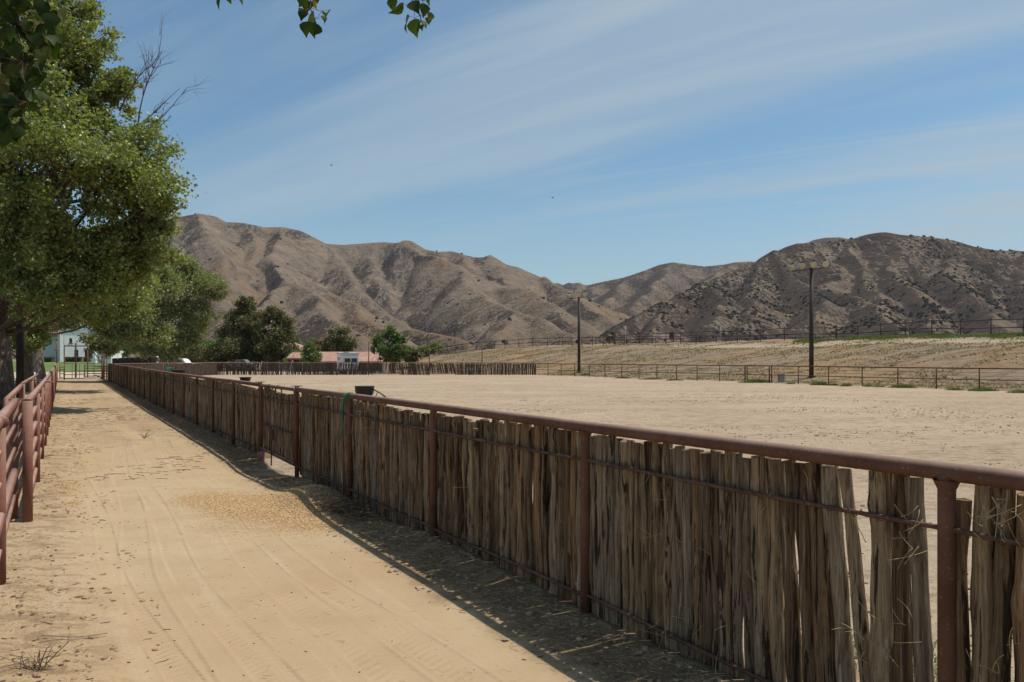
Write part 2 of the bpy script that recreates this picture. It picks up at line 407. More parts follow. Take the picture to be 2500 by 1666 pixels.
M = dict(
    lane=mat_lane(), arena=mat_arena(), ground=mat_ground(), hill=mat_hill(), stick=mat_stick(),
    pipe=mat_pipe('rust_brown_pipe', (.105, .048, .030), (.155, .080, .056), .5, .62, True, .35),
    rod=mat_pipe('rusty_rod', (.085, .045, .032), (.15, .085, .062), .6, .7),
    redpipe=mat_pipe('red_painted_pipe', (.165, .066, .044), (.225, .105, .076), .45, .7, False, .5),
    farpipe=mat_pipe('dark_rust_pipe', (.085, .036, .026), (.13, .055, .04), .5, .7),
    upipe=mat_pipe('dark_grey_brown_pipe', (.05, .036, .032), (.085, .06, .052), .4, .7),
    pole=mat_plain('dark_brown_pole', (.055, .038, .032), .6, .3, 3),
    wire=mat_plain('wire', (.10, .075, .06), .6, .3, 20, .5),
    black=mat_plain('black_rubber', (.012, .012, .013), .5, .3, 8, 0, .4),
    white=mat_plain('white_paint', (.84, .85, .86), .55, .08, 2),
    greywall=mat_plain('blue_grey_stucco', (.50, .54, .55), .85, .08, 2),
    stucco=mat_plain('white_stucco', (.80, .80, .80), .85, .06, 3),
    tanwall=mat_plain('tan_stucco', (.36, .29, .22), .9, .12, 2),
    glass=mat_plain('dark_glass', (.02, .022, .026), .12, .2, 3, 0, .6, 0),
    darkwood=mat_plain('dark_brown_wood', (.06, .032, .027), .7, .3, 5),
    grey=mat_plain('grey_metal', (.22, .23, .21), .5, .15, 5, .2),
    lgrey=mat_plain('light_grey_metal', (.42, .42, .40), .5, .15, 5, .2),
    lens=mat_plain('pale_yellow_lens', (.62, .55, .33), .25, .15, 9, 0, .6),
    silver=mat_plain('brushed_metal', (.36, .35, .32), .5, .1, 9, .4),
    tilew=mat_plain('blackened_wood', (.018, .016, .018), .8, .3, 3),
    green=mat_plain('green_twine', (.03, .19, .10), .7, .25, 60),
    teal=mat_plain('teal_rope', (.03, .42, .38), .7, .25, 30),
    litterbrown=mat_plain('brown_twig', (.20, .14, .09), .9, .4, 12),
    straw=mat_plain('straw', (.50, .38, .20), .8, .35, 25),
    chips=mat_plain('wood_shavings', (.66, .46, .25), .85, .25, 30),
    twig=mat_plain('dead_twig', (.13, .09, .065), .9, .4, 12),
    paletwig=mat_plain('pale_dead_twig', (.36, .30, .235), .9, .3, 12),
    clod=mat_plain('dirt_clod', (.34, .24, .15), .95, .35, 9, 0, .1, .01),
    dung=mat_plain('dark_clod', (.13, .082, .05), .95, .4, 9, 0, .1, .01),
    litter=mat_plain('dry_leaf', (.30, .235, .165), .85, .5, 8),
    bark=mat_bark('cottonwood_bark', (.085, .062, .045), (.235, .18, .135)),
    barkpale=mat_bark('pale_bark', (.15, .12, .095), (.33, .28, .22)),
    leafA=mat_leaf('cottonwood_leaf', (.115, .142, .036), (.27, .30, .09), (.36, .36, .15), .38, .40, .42),
    leafD=mat_leaf('far_cottonwood_leaf', (.13, .145, .06), (.27, .275, .13), (.36, .36, .20), .36, .45, .4),
    leafS=mat_leaf('sycamore_leaf', (.062, .060, .022), (.145, .125, .05), (.26, .19, .09), .28, .5, .4),
    leafG=mat_leaf('fresh_green_leaf', (.055, .10, .020), (.13, .19, .05), (.18, .28, .07), .34, .45, .4),
    leafB=mat_leaf('brown_tinged_leaf', (.12, .10, .04), (.25, .20, .10), (.33, .27, .15), .25, .5, .3),
    leafN=mat_leaf('near_cottonwood_leaf', (.018, .036, .007), (.05, .075, .016), (.20, .17, .08), .45, .6, .2),
    hedge=mat_leaf('hedge_leaf', (.035, .06, .02), (.08, .11, .04), None, .15, .6, .3),
    scrub=mat_leaf('scrub_leaf', (.040, .038, .028), (.070, .060, .046), None, .08, .9, .05),
    weed=mat_leaf('weed_blade', (.075, .11, .028), (.19, .22, .075), None, .25, .6, .3),
    skin=mat_plain('dark_feather', (.02, .02, .02), .8, .2),
)
def mat_tile():
    m, n, out = new_mat('terracotta_tile')
    p = geo(n)
    v = n.vor(n.map(p, scale=(3.2, 1.8, 2.2)), 1.0)
    col = n.mix(v.outputs[1], (.33, .155, .105), (.50, .33, .26))
    wv = n('ShaderNodeTexWave', {'wave_type': 'BANDS', 'bands_direction': 'X'}, Vector=p, Scale=1.1).outputs[0]
    col = n.mix(n.ramp(wv, .0, .35, .6, 0), col, (.20, .07, .05))
    pbsdf(n, out, Base_Color=col, Roughness=.85, Normal=n.bump(wv, .8, .08)); return m
M['tile'] = mat_tile()
M['stickfar'] = mat_plain('grey_brown_old_branch_wood', (.115, .088, .070), .95, .45, 9, 0, .1, .01)
def mat_lawn():
    m, n, out = new_mat('lawn')
    p = geo(n)
    col = n.mix(n.ramp(n.noise(p, .5, 5, .6), .35, .65), (.075, .13, .022), (.125, .185, .042))
    pbsdf(n, out, Base_Color=col, Roughness=.9, Normal=n.bump(n.noise(p, 9, 4), .8, .05)); return m
M['lawn'] = mat_lawn()

# ---------------------------------------------------------------- ground sheets
def berm_h(X, Y):
    """embankment beyond the pipe fence"""
    d = (X-2.4)*.862+(Y-79)*.506
    s = -(X-2.4)*.506+(Y-79)*.862
    t = np.clip((d-1.0)/23.0, 0, 1)
    prof = .30*t+.70*t*t*(3-2*t)
    wob = fbm(X*.06, Y*.06, 3, 5)*.35*np.clip(t*2, 0, 1)
    fade = 1-np.clip((s-48)/45, 0, 1)**1.5
    top = 3.5+.45*np.clip((d-24)/10, 0, 1)
    # a flatter bench with a track on it, right
    bench = np.exp(-((d-20.5)/2.6)**2)*np.clip((-s+10)/15, 0, 1)*.28
    fine = (fbm(X*.45, Y*.45, 4, 21)*.16+np.abs(fbm(X*.16+Y*.10, Y*.3, 3, 8))*.22)*np.clip(t*4, 0, 1)
    return np.maximum((top*prof+wob*.6-bench+fine)*fade, 0)*(d > 0)
def base_h(X, Y):
    z = gzn(Y)+berm_h(X, Y)
    lw = np.clip((Y-100)/40, 0, 1)*np.clip((-X-45)/20, 0, 1)
    z = z+1.25*lw*lw*(3-2*lw)
    return z
def zof(x, y): return float(base_h(np.array([float(x)]), np.array([float(y)]))[0])
def graded(a, b, c, fine, grow, lim):
    r = [c]; st = fine
    while r[-1] < b: r.append(r[-1]+st); st = min(st*grow, lim)
    l = [c]; st = fine
    while l[-1] > a: l.append(l[-1]-st); st = min(st*grow, lim)
    return np.array(sorted(set(l+r)))
xs = np.concatenate([np.arange(-6000, -150, 150), np.arange(-150, -60, 3), np.arange(-60, 80, .6), np.arange(80, 200, 4), np.arange(200, 6000, 150)])
ys = np.concatenate([np.arange(-400, -20, 40), np.arange(-20, 30, 2), np.arange(30, 150, .6), np.arange(150, 400, 6), np.arange(400, 9000, 150)])
Xg, Yg = np.meshgrid(xs, ys, indexing='ij')
Zg = base_h(Xg, Yg)-.06
dG = (Xg-2.4)*.862+(Yg-79)*.506; sG = -(Xg-2.4)*.506+(Yg-79)*.862
green = np.exp(-((dG-25.5-.5*np.sin(sG*.2))/1.5)**2)*np.clip((-sG-12)/4, 0, 1)
path = np.exp(-((dG-21.5)/1.6)**2)*np.clip((-sG+8)/8, 0, 1)*.9
path = np.maximum(path, ((Xg < -25) & (Yg > 58) & (Yg < 105))*.8)
tag(np_mesh('ground', np.stack([Xg.ravel(), Yg.ravel(), Zg.ravel()], 1), grid_quads(len(xs), len(ys)), M['ground'], attrs={'green': green, 'path': path}), kind='structure')

def lane_sheet(name, ds, vs, hf, mat, vmaxf=None):
    D, V = np.meshgrid(ds, vs, indexing='ij')
    if vmaxf is not None: V = np.minimum(V, vmaxf(D))
    X = 3.483+FN.x*D+FD.x*V; Y = FN.y*D+FD.y*V
    Z = hf(D, V, X, Y)
    return tag(np_mesh(name, np.stack([X.ravel(), Y.ravel(), Z.ravel()], 1), grid_quads(len(ds), len(vs)), mat), kind='structure')
def mound(D, V):
    """loose dirt banked along the foot of the stick fence, scraped away under the gate"""
    m = np.exp(-((D+.05)/.33)**2)*(.06+.07*fbm(V*.5, D*1.5+3, 3, 31))
    g = np.exp(-((V-14.3)/1.25)**2)
    m = m*(1-g)-.07*g*np.exp(-((D+.05)/.8)**2)
    m = m+np.exp(-((D+.35)/.35)**2)*np.exp(-((V-11.2)/.7)**2)*.13
    return m
def lane_h(D, V, X, Y):
    z = gzn(Y)+.012*fbm(X*.5, Y*.5, 3, 3)+mound(D, V)
    e = np.clip((-D-2.5)/.7, 0, 1)
    z = z+e*(.05*fbm(X*1.3, Y*1.3, 4, 12)+.035*ridged(X*3.1, Y*3.1, 3, 9)+.02)
    z = z+.010*fbm(X*5, Y*5, 3, 14)*(e+.3)
    return z-np.clip((D-.28)/.1, 0, 1)*.03
vl = graded(-6, 70, 4, .045, 1.012, .6)
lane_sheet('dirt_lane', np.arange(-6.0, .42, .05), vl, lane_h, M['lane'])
def arena_h(D, V, X, Y):
    z = gzn(Y)+.004+.02*fbm(X*.35, Y*.35, 3, 44)+.022*fbm(X*2.2, Y*2.2, 4, 45)
    t = np.clip(D/.4, 0, 1)
    return z*t+(gzn(Y)+mound(D, V)-.004)*(1-t)
lane_sheet('arena_sand', graded(0.0, 39.6, 0.0, .08, 1.02, .5), graded(-32, 98, 5, .10, 1.012, .8), arena_h, M['arena'],
           lambda D: (80.5-D*.5064)/.8623)
# lawn beyond the lane gate, rising gently to the white building
lx, ly = np.arange(-160, -52, 2.0), np.arange(100, 141, 1.0)
LX, LY = np.meshgrid(lx, ly, indexing='ij')
tag(np_mesh('lawn', np.stack([LX.ravel(), LY.ravel(), base_h(LX, LY).ravel()-.03+.02*fbm(LX, LY, 2, 3).ravel()], 1), grid_quads(len(lx), len(ly)), M['lawn']), kind='structure')
rx, ry = np.arange(-170, -20, 2.0), np.arange(66, 99.5, 1.0)
RX, RY = np.meshgrid(rx, ry, indexing='ij')
M['road'] = mat_plain('pale_dirt_road', (.48, .39, .30), .95, .15, .8, 0, .1, .02)
tag(np_mesh('road', np.stack([RX.ravel(), RY.ravel(), base_h(RX, RY).ravel()-.02], 1), grid_quads(len(rx), len(ry)), M['road']), kind='structure')

# ---------------------------------------------------------------- mountains: ridge networks traced at their real distances
def ridge3(lst): return [np.array(P(px, py, Y)) for px, py, Y in lst]
LEFT = [
 [(-500,600,2500),(0,590,2400),(200,560,2300),(330,535,2250),(430,530,2200),(483,521,2150),(526,528,2150),(552,542,2150),(595,544,2150),(648,555,2150),(691,554,2150),(733,563,2150),(765,579,2150),(797,595,2150),(839,597,2150),(903,591,2150),(935,588,2150),(967,590,2150),(983,581,2100),(1004,585,2100),(1031,606,2100),(1073,613,2050),(1105,613,2050),(1158,627,2000),(1180,627,1960),(1197,621,1950),(1217,637,1950),(1232,645,1950),(1264,652,1950),(1317,675,1950),(1371,700,1950),(1424,726,1900),(1480,750,1850),(1512,768,1800)],
 [(983,583,2100),(1031,611,2000),(1123,645,1800),(1142,699,1550),(1188,718,1400),(1253,758,1200),(1215,802,1000),(1190,840,850)],
 [(797,595,2150),(851,645,1950),(890,690,1750),(909,730,1500),(936,749,1400),(997,783,1250),(1069,814,1100),(1135,835,950)],
 [(691,554,2150),(660,610,1900),(702,684,1500),(640,745,1200),(600,800,1000)],
 [(702,684,1500),(782,706,1350),(800,760,1150),(840,830,950)],
 [(702,684,1500),(859,725,1350),(900,770,1150),(960,830,950)],
 [(483,521,2150),(540,600,1800),(560,690,1450),(540,800,1050)],
 [(595,544,2150),(625,620,1900),(630,690,1650)],
 [(430,530,2200),(420,640,1700),(400,760,1200)],
 [(200,560,2300),(250,660,1700),(230,780,1200)],
 [(0,590,2400),(50,700,1700),(30,800,1200)],
 [(903,591,2150),(935,640,1950),(950,672,1800)],
 [(1105,613,2050),(1200,680,1700),(1270,700,1550),(1340,740,1350),(1400,785,1150),(1470,812,1000)],
 [(1258,758,1200),(1317,778,1100),(1380,812,950),(1400,845,850)],
 [(1317,675,1950),(1400,715,1750),(1440,745,1550),(1490,790,1300)],
]
FAR = [
 [(1180,730,3000),(1300,700,3000),(1350,692,3000),(1362,690,3000),(1375,697,3000),(1388,689,3000),(1402,692,3000),(1412,689,3000),(1429,696,3000),(1466,688,2950),(1530,675,2900),(1572,661,2900),(1610,646,2900),(1642,640,2900),(1679,645,2900),(1721,650,2900),(1764,646,2900),(1796,640,2900),(1828,638,2900),(1860,640,2900),(1985,586,3050),(2015,580,3050),(2050,579,3050),(2080,584,3050),(2160,600,3000),(2600,640,3000)],
 [(1642,640,2900),(1600,690,2500),(1560,740,2100),(1540,790,1700)],
 [(1530,675,2900),(1500,710,2600),(1470,740,2300)],
 [(1796,640,2900),(1720,690,2400),(1640,740,2000),(1580,790,1600)],
]
RIGHT = [
 [(1380,850,800),(1440,832,820),(1487,810,860),(1541,783,950),(1594,747,1050),(1657,720,1150),(1721,689,1250),(1785,662,1300),(1849,638,1350),(1891,616,1400),(1920,602,1400),(1945,594,1400),(1975,594,1400),(2008,595,1400),(2040,588,1400),(2082,583,1400),(2114,573,1400),(2146,567,1400),(2165,567,1400),(2199,573,1400),(2263,578,1400),(2327,586,1400),(2380,602,1400),(2433,611,1400),(2500,613,1400),(2700,630,1400),(3200,640,1500)],
 [(1900,612,1400),(1925,680,1250),(1989,698,1150),(2064,725,1050),(2118,756,950),(2210,790,820),(2262,824,720)],
 [(2082,583,1400),(2090,640,1280),(2112,700,1150),(2118,745,1000)],
 [(2220,575,1400),(2170,650,1250),(2193,688,1150),(2230,756,980),(2300,800,820)],
 [(2340,588,1400),(2295,671,1200),(2350,708,1080),(2366,749,980),(2448,795,820)],
 [(1721,689,1250),(1765,700,1150),(1768,750,1000),(1735,810,840)],
 [(1657,720,1150),(1650,760,1000),(1600,820,820)],
 [(1849,638,1350),(1845,700,1180),(1838,760,1000),(1810,815,820)],
 [(2500,613,1400),(2470,700,1180),(2520,780,950)],
 [(1989,698,1150),(1985,750,1000),(1960,800,850)],
 [(2650,625,1400),(2620,700,1150),(2640,790,900)],
]
RAV = [([(935,600,2080),(962,680,1780),(985,740,1500),(1050,800,1250)], 34, 30),
       ([(1010,620,2000),(975,690,1760)], 26, 26), ([(640,600,1900),(660,690,1600),(620,760,1250)], 22, 26),
       ([(860,610,2050),(915,700,1750)], 22, 26), ([(1180,650,1850),(1220,700,1600)], 20, 24), ([(560,600,1900),(590,690,1500)], 20, 24)]
def heightfield(name, nets, x0, x1, y0, y1, step, slope, seed, gully, scrub, rocky, floor=-6, na=1.0):
    xs = np.arange(x0, x1, step); ys = np.arange(y0, y1, step)
    X, Y = np.meshgrid(xs, ys, indexing='ij')
    wx = X+26*fbm(X*.006, Y*.006, 3, seed+70); wy = Y+26*fbm(X*.006, Y*.006, 3, seed+80)
    H = np.full(X.shape, -1e9); DM = np.full(X.shape, 1e9)
    for li, net in enumerate(nets):
        pts = ridge3(net); acc = li*611.
        for a, b in zip(pts[:-1], pts[1:]):
            dx, dy = b[0]-a[0], b[1]-a[1]; L2 = dx*dx+dy*dy; L = math.sqrt(L2)
            wgt = 0.0 if li == 0 else 1.0
            px = wx*(wgt)+X*(1-wgt); py = wy*wgt+Y*(1-wgt)
            t = np.clip(((px-a[0])*dx+(py-a[1])*dy)/L2, 0, 1)
            d = np.hypot(px-a[0]-t*dx, py-a[1]-t*dy)
            s = acc+t*L
            g = ridged(s/gully+.02*d/10, d/(gully*5)+li, 3, seed+li)
            k = slope*(1+.55*(.55-g)*np.clip(d/60, 0, 1))
            fall = k*d/(1+d/2600.)
            fall = fall-6*np.clip(d/40, 0, 1)*0
            h = a[2]+(b[2]-a[2])*t-fall
            up = h > H; H = np.where(up, h, H); DM = np.where(up, d, DM); acc += L
    amp = np.clip(DM/120, 0, 1)
    H = H+amp*na*(20*fbm(X*.011, Y*.011, 4, seed+5)-16*ridged(X*.013+.3*fbm(X*.01, Y*.01, 2, 4), Y*.009, 4, seed+15)+7)
    H = H+np.clip(DM/25, .12, 1)*2.6*fbm(X*.06, Y*.06, 3, seed+25)
    for net, dep, wd in RAV if name == 'hills' and seed == 100 else []:
        pts = ridge3(net)
        for a, b in zip(pts[:-1], pts[1:]):
            dx, dy = b[0]-a[0], b[1]-a[1]; t = np.clip(((wx-a[0])*dx+(wy-a[1])*dy)/(dx*dx+dy*dy), 0, 1)
            H = H-dep*np.exp(-np.hypot(wx-a[0]-t*dx, wy-a[1]-t*dy)/wd)
    H = np.maximum(H, floor)
    for _ in range(1):
        Hp = np.pad(H, 1, 'edge'); H = .6*H+.1*(Hp[:-2,1:-1]+Hp[2:,1:-1]+Hp[1:-1,:-2]+Hp[1:-1,2:])
    gx, gy = np.gradient(H, step)
    left = np.clip(gx*1.6, 0, 1)             # faces that look left (and north) carry more brush, its colour also painting shade
    sc = scrub(X, Y, H, left); rk = rocky(X, Y, H, gx, gy)
    return tag(np_mesh(name, np.stack([X.ravel(), Y.ravel(), H.ravel()], 1), grid_quads(len(xs), len(ys)), M['hill'], attrs={'scrub': sc, 'rock': rk}), kind='structure'), X, Y, H, sc
sl = np.hypot
def rockL(X, Y, H, gx, gy):
    st = np.clip((np.hypot(gx, gy)-.72)*3.0, 0, 1)
    px = CX+X/Y*F; py = HY-(H-EYE)/Y*F
    blob = lambda cx, cy, r, q: np.exp(-(((px-cx)/r)**2+((py-cy)/q)**2)**2)
    z = np.maximum.reduce([blob(965, 650, 42, 60), blob(460, 600, 40, 50), blob(930, 730, 22, 30), blob(590, 560, 50, 22), blob(720, 572, 60, 12)])*np.clip(fbm(X*.02, Y*.02, 3, 66)*1.5+.75, 0, 1)
    return np.clip(np.maximum(st*.5*np.clip(fbm(X*.01, Y*.01, 3, 61)*2+.2, 0, 1), z), 0, 1)
_, *HL = heightfield('hills', LEFT, -1500, 420, 620, 2560, 5, .68, 100, 125,
    lambda X, Y, H, l: np.clip(.13+.90*l*np.clip(.6+fbm(X*.006, Y*.006, 3, 9), 0, 1)+.10*fbm(X*.01, Y*.01, 3, 2), 0, 1), rockL, na=.8)
_, *HR = heightfield('hills', RIGHT, -10, 1900, 540, 1750, 4, .66, 200, 70,
    lambda X, Y, H, l: np.clip(.66+.75*l+.28*fbm(X*.009, Y*.009, 3, 19), 0, 1.2),
    lambda X, Y, H, gx, gy: np.clip(fbm(X*.008, Y*.008, 3, 71)*2-.1, 0, .8)*np.clip((np.hypot(gx, gy)-.3)*2, 0, 1))
heightfield('hills', FAR, -150, 1800, 1350, 3300, 10, .60, 300, 110,
    lambda X, Y, H, l: np.clip(.62+.5*l+.2*fbm(X*.006, Y*.006, 3, 29), 0, 1.1),
    lambda X, Y, H, gx, gy: np.clip(fbm(X*.005, Y*.005, 3, 81)*2, 0, .8)*np.clip((np.hypot(gx, gy)-.3)*2, 0, 1))

# ---------------------------------------------------------------- stick builder
rng = np.random.default_rng(11)
def stick(mb, foot, top, r, sides=9, rings=13, tone=None, gnarl=1.0, split=.15):
    """one hand-cut branch standing upright: crooked, lobed, knotty, sawn flat"""
    foot, top = Vector(foot), Vector(top)
    ax = (top-foot); L = ax.length; ax.normalize()
    u = Vector((ax.z, 0, -ax.x)).normalized(); q = ax.cross(u)
    ph = rng.random(8)*6.28; tone = rng.random() if tone is None else tone
    a1, a2 = (.003+.009*rng.random())*gnarl, (.002+.005*rng.random())*gnarl
    tw = (rng.random()-.5)*3; l2, l3 = .05+.10*rng.random(), .03+.07*rng.random()
    taper = (rng.random()-.45)*.35; kz = rng.random(3); ka = rng.random(3)*6.28
    flat = rng.random() < split; fa = rng.random()*6.28
    slx, sly = (rng.random(2)-.5)*.35
    gro = .055*rng.normal(size=sides)*gnarl; gro2 = .055*rng.normal(size=sides)*gnarl
    vs = []
    for i in range(rings):
        t = i/(rings-1); z = t*L
        env = math.sin(math.pi*min(max(t, 0), 1))*.5+.5
        cx = a1*math.sin(t*4.5+ph[0])*env+a2*math.sin(t*11+ph[1])
        cy = a1*math.sin(t*3.9+ph[2])*env*.7+a2*math.sin(t*13+ph[3])
        rr = r*(1+taper*(.5-t)+.07*math.sin(t*9+ph[4])+.05*math.sin(t*23+ph[5]))
        if i == 0: rr *= .85
        for j in range(sides):
            a = 2*math.pi*j/sides
            k = 1+l2*math.sin(2*a+ph[6]+tw*t)+l3*math.sin(3*a+ph[7]-tw*t*2)+.04*(rng.random()-.5)+gro[j]*(1-t)+gro2[j]*t
            for m in range(3):
                k += .32*math.exp(-((t-kz[m])*L/.035)**2)*max(0, math.cos(a-ka[m]))**2*gnarl
            if flat: k = min(k, .62/max(.2, math.cos(a-fa))) if math.cos(a-fa) > .45 else k
            x, y = math.cos(a)*rr*k, math.sin(a)*rr*k
            dz = (x*slx+y*sly) if i == rings-1 else 0
            vs.append(foot+ax*(z+dz)+u*(cx+x)+q*(cy+y))
    fs = []
    for i in range(rings-1):
        for j in range(sides):
            fs.append((i*sides+j, i*sides+(j+1) % sides, (i+1)*sides+(j+1) % sides, (i+1)*sides+j))
    mb.add(vs, fs, 0, tone, True)
    mb.add(vs[-sides:], [tuple(range(sides))], 0, tone, False)
    return tone
def helix(p0, p1, r, pitch, n=7, jitter=.3):
    p0, p1 = Vector(p0), Vector(p1); ax = (p1-p0); L = ax.length; ax.normalize()
    u = Vector((0, 0, 1)); q = ax.cross(u); pts = []
    k = int(L/pitch*n)
    for i in range(k):
        a = 2*math.pi*i/n; rr = r*(1+.25*math.sin(i*.37))
        pts.append(p0+ax*(L*i/k+math.sin(i*.9)*pitch*jitter*.3)+(u*math.cos(a)*rr+q*math.sin(a)*rr))
    return pts

# ---------------------------------------------------------------- the near stick fence: two runs with a gate between
PY = [3.02+2.08*i for i in range(-1, 27)]          # depth of each post; gate between PY[5] and PY[6]
TOPZ, PR, RR = 1.295, .033, .0365
def sticks_between(Ya, Yb, special=None, lo=.02):
    out = []
    if special is not None: out += special
    else:
        p = fence_pt(Ya, 0); q = fence_pt(Yb, 0)-FD*(PR*.6)
        L = (q-p).length; s = 0.0; lean = (rng.random()-.5)*.03
        base = 1.235+.02*rng.random()
        while s < L-.015:
            r = .018+.022*rng.random()**1.3
            if Ya < 2: r = .028+.016*rng.random()
            s += r*1.06
            x = s; s += r*1.04
            if rng.random() < .03: s += .012+.02*rng.random()
            dd = .012+r+.012*rng.random()+(.02 if rng.random() < .2 else 0)
            ln = lean+(rng.random()-.5)*.035
            dip = -.03*max(0, math.sin((s/L)*math.pi*1.0+Ya)) + (rng.random()-.5)*.028
            if rng.random() < .05: dip -= .05
            if rng.random() < .85: out.append((p+FD*(x+r)+FN*.085, p+FD*(x+r+ln*.3)+FN*.083, -(.014+.012*rng.random()), lo+.03, base-.03-.10*rng.random()))
            out.append((p+FD*(x-ln*.5)+FN*dd, p+FD*(x+ln*.5)+FN*(dd+(rng.random()-.5)*.012), r, lo+.05*rng.random(), base+dip+(rng.random()-.5)*.022))
    return out
def pxfence(px, d=0.0):
    k = (px-CX)/F; return fence_pt((3.483+FN.x*d-FN.y*k*d)/(k+.5872), d)
# the last bay before the near post is traced stick by stick: leaning, with open gaps
sp = []
for tx, bx, wd, tz in ((1858,1872,.060,1.245),(1887,1900,.058,1.25),(1921,1940,.062,1.25),(1954,1978,.060,1.245),(1989,2019,.066,1.255),(2027,2062,.072,1.255),(2064,2113,.062,1.245),
                       (2148,2157,.086,1.262),(2194,2206,.068,1.265),(2231,2258,.070,1.25)):
    t = pxfence(tx, .045); b = pxfence(bx, .05)
    sp.append((b+(b-t)*.40, t, wd/2*(1.14 if tx < 2060 else 1.0), .03, tz))
a_, b_ = fence_pt(PY[2]), pxfence(1834)
p = a_; 
tmp = []
s_ = .0; L_ = (b_-a_).length; dirn = (b_-a_).normalized()
while s_ < L_:
    r = .022+.014*rng.random(); s_ += r*1.0
    ln = .02*rng.random()
    tmp.append((a_+dirn*(s_+ln)+FN*(.012+r+.01*rng.random()), a_+dirn*(s_-ln)+FN*(.012+r), r*1.06, .03+.04*rng.random(), 1.243+(rng.random()-.5)*.03))
    s_ += r*1.04+(.012 if rng.random() < .08 else .0)
sp += tmp
def build_run(name, i0, i1, label, near, special=None):
    root = thing(name, tuple(fence_pt(PY[i0])), label, 'fence', 'stick fence runs along the lane')
    g0 = lambda Y: gz(Y)
    # top rail, welded pipe in one long run
    m = MB(); pts = [fence_pt(PY[i])+Vector((0, 0, TOPZ+gz(PY[i])+.004*math.sin(i*2.1))) for i in range(i0, i1+1)]
    pts[0] = pts[0]-FD*(0 if i0 > 0 else .5); m.tube(pts, RR, 14); obj('top_rail', m, M['pipe'], root)
    for i in range(i0, i1+1):
        m = MB(); b = fence_pt(PY[i]); g = g0(PY[i])
        hi = TOPZ-.01
        m.tube([b+Vector((0, 0, g-.3)), b+Vector((0, 0, g+hi-.03)), b+Vector((0, 0, g+hi))], [PR, PR, PR*1.12], 14)
        if PY[i] < 6: m.tube([b+Vector((0, 0, g+hi-.055)), b+Vector((0, 0, g+hi-.02))], [PR*1.02, PR*1.5], 14, cap=False)
        if near is False and i == i0 or (near and i == i1):
            m.box((b.x-.08, b.y-.03, g+TOPZ+.045), (b.x+.08, b.y+.03, g+TOPZ+.055), rz=.2)
            m.tube([b+Vector((0, 0, g+TOPZ-.02)), b+Vector((0, 0, g+TOPZ+.046))], PR, 12)
        obj('post', m, M['pipe'], root)
    for z, nm in ((1.075, 'upper_rail'), (.17, 'lower_rail')):
        m = MB()
        for i in range(i0, i1):
            a, b = fence_pt(PY[i]), fence_pt(PY[i+1]); k = 6
            pts = []
            for j in range(k+1):
                t = j/k; p = a+(b-a)*t; sag = -.008*math.sin(t*math.pi)+(.012*math.sin(i*3+t*5) if z < .5 else 0)
                pts.append(p+Vector((0, 0, z+gz(p.y)+sag))-FN*.006)
            m.tube(pts, .0105, 8)
        obj(nm, m, M['rod'], root)
        m = MB()
        for i in range(i0, i1):
            if PY[i] > 16: break
            a, b = fence_pt(PY[i])+FD*.06, fence_pt(PY[i+1])-FD*.06
            m.tube(helix(a+Vector((0, 0, z-.004))-FN*.004, b+Vector((0, 0, z-.004))-FN*.004, .0155, .062, 7), .0018, 4)
        if m.v: obj('lashing_wire', m, M['wire'], root)
    rest = MB(); cnt = 0
    for i in range(i0, i1):
        Ya, Yb = PY[i], PY[i+1]
        sts = sticks_between(Ya, Yb, special if (special and i == 1) else None)
        hi_detail = Yb < 12
        for (f, t, r, z0, z1) in sts:
            g = gz(f.y)
            f = Vector((f.x, f.y, g+z0-.03)); t = Vector((t.x, t.y, g+z1))
            if r < 0: stick(rest, f, t, -r, 7, 9); continue
            if near and cnt < 100 and i >= 1:
                m = MB(); stick(m, f, t, r*1.04, 18, 26, gnarl=.55 if (special and i == 1 and r > .027) else 1.0); obj('stick', m, M['stick'], root); cnt += 1
            elif (not near) and cnt < 100:
                m = MB(); stick(m, f, t, r, 7, 8); obj('stick', m, M['stick'], root); cnt += 1
            else:
                stick(rest, f, t, r, *( (10, 16) if hi_detail else ((7, 8) if Yb < 25 else (5, 5))))
    o = obj('stick', rest, M['stick'], root); tag(o, kind='stuff')
    return root
build_run('stick_fence', 0, 5, 'tall stick fence on rusty pipe posts filling the right foreground up to the gate', True, sp)
build_run('stick_fence', 6, 26, 'long stick fence run shrinking away along the right of the lane beyond the stick gate', False)

# gate hung between the two runs
Yg0, Yg1 = PY[5], PY[6]
root = thing('stick_gate', tuple(fence_pt(Yg0)), 'stick filled gate in the lane fence with chain loops and daylight below', 'gate')
ga, gb = fence_pt(Yg0)+FD*.09, fence_pt(Yg1)-FD*.09
U = lambda z: Vector((0, 0, z))
m = MB(); m.tube([ga+U(.17), ga+U(1.26), ga+U(1.29)+FD*.03, gb+U(1.29)-FD*.03, gb+U(1.26), gb+U(.19)], .028, 12)
m.tube([ga+U(.17), gb+U(.19)], .026, 12); obj('frame', m, M['pipe'], root)
m = MB()
for z in (1.07, .62): m.tube([ga+U(z), gb+U(z+.01)], .0105, 8)
obj('rail', m, M['rod'], root)
m = MB(); m.tube(helix(ga+U(1.07), gb+U(1.075), .0155, .06), .0018, 4); m.tube(helix(ga+U(.62), gb+U(.625), .0155, .06), .0018, 4); obj('lashing_wire', m, M['wire'], root)
s_ = .05; L_ = (gb-ga).length
while s_ < L_-.04:
    r = .019+.014*rng.random(); s_ += r*.9
    p = ga+FD*s_+FN*(.03+r); dip = -.05*math.sin(s_/L_*math.pi*1.3)+.02*(rng.random()-.5)
    m = MB(); stick(m, p+U(.15+.04*rng.random()), p+U(1.235+dip)+FD*.01, r, 8, 10); obj('stick', m, M['stick'], root); s_ += r*.92
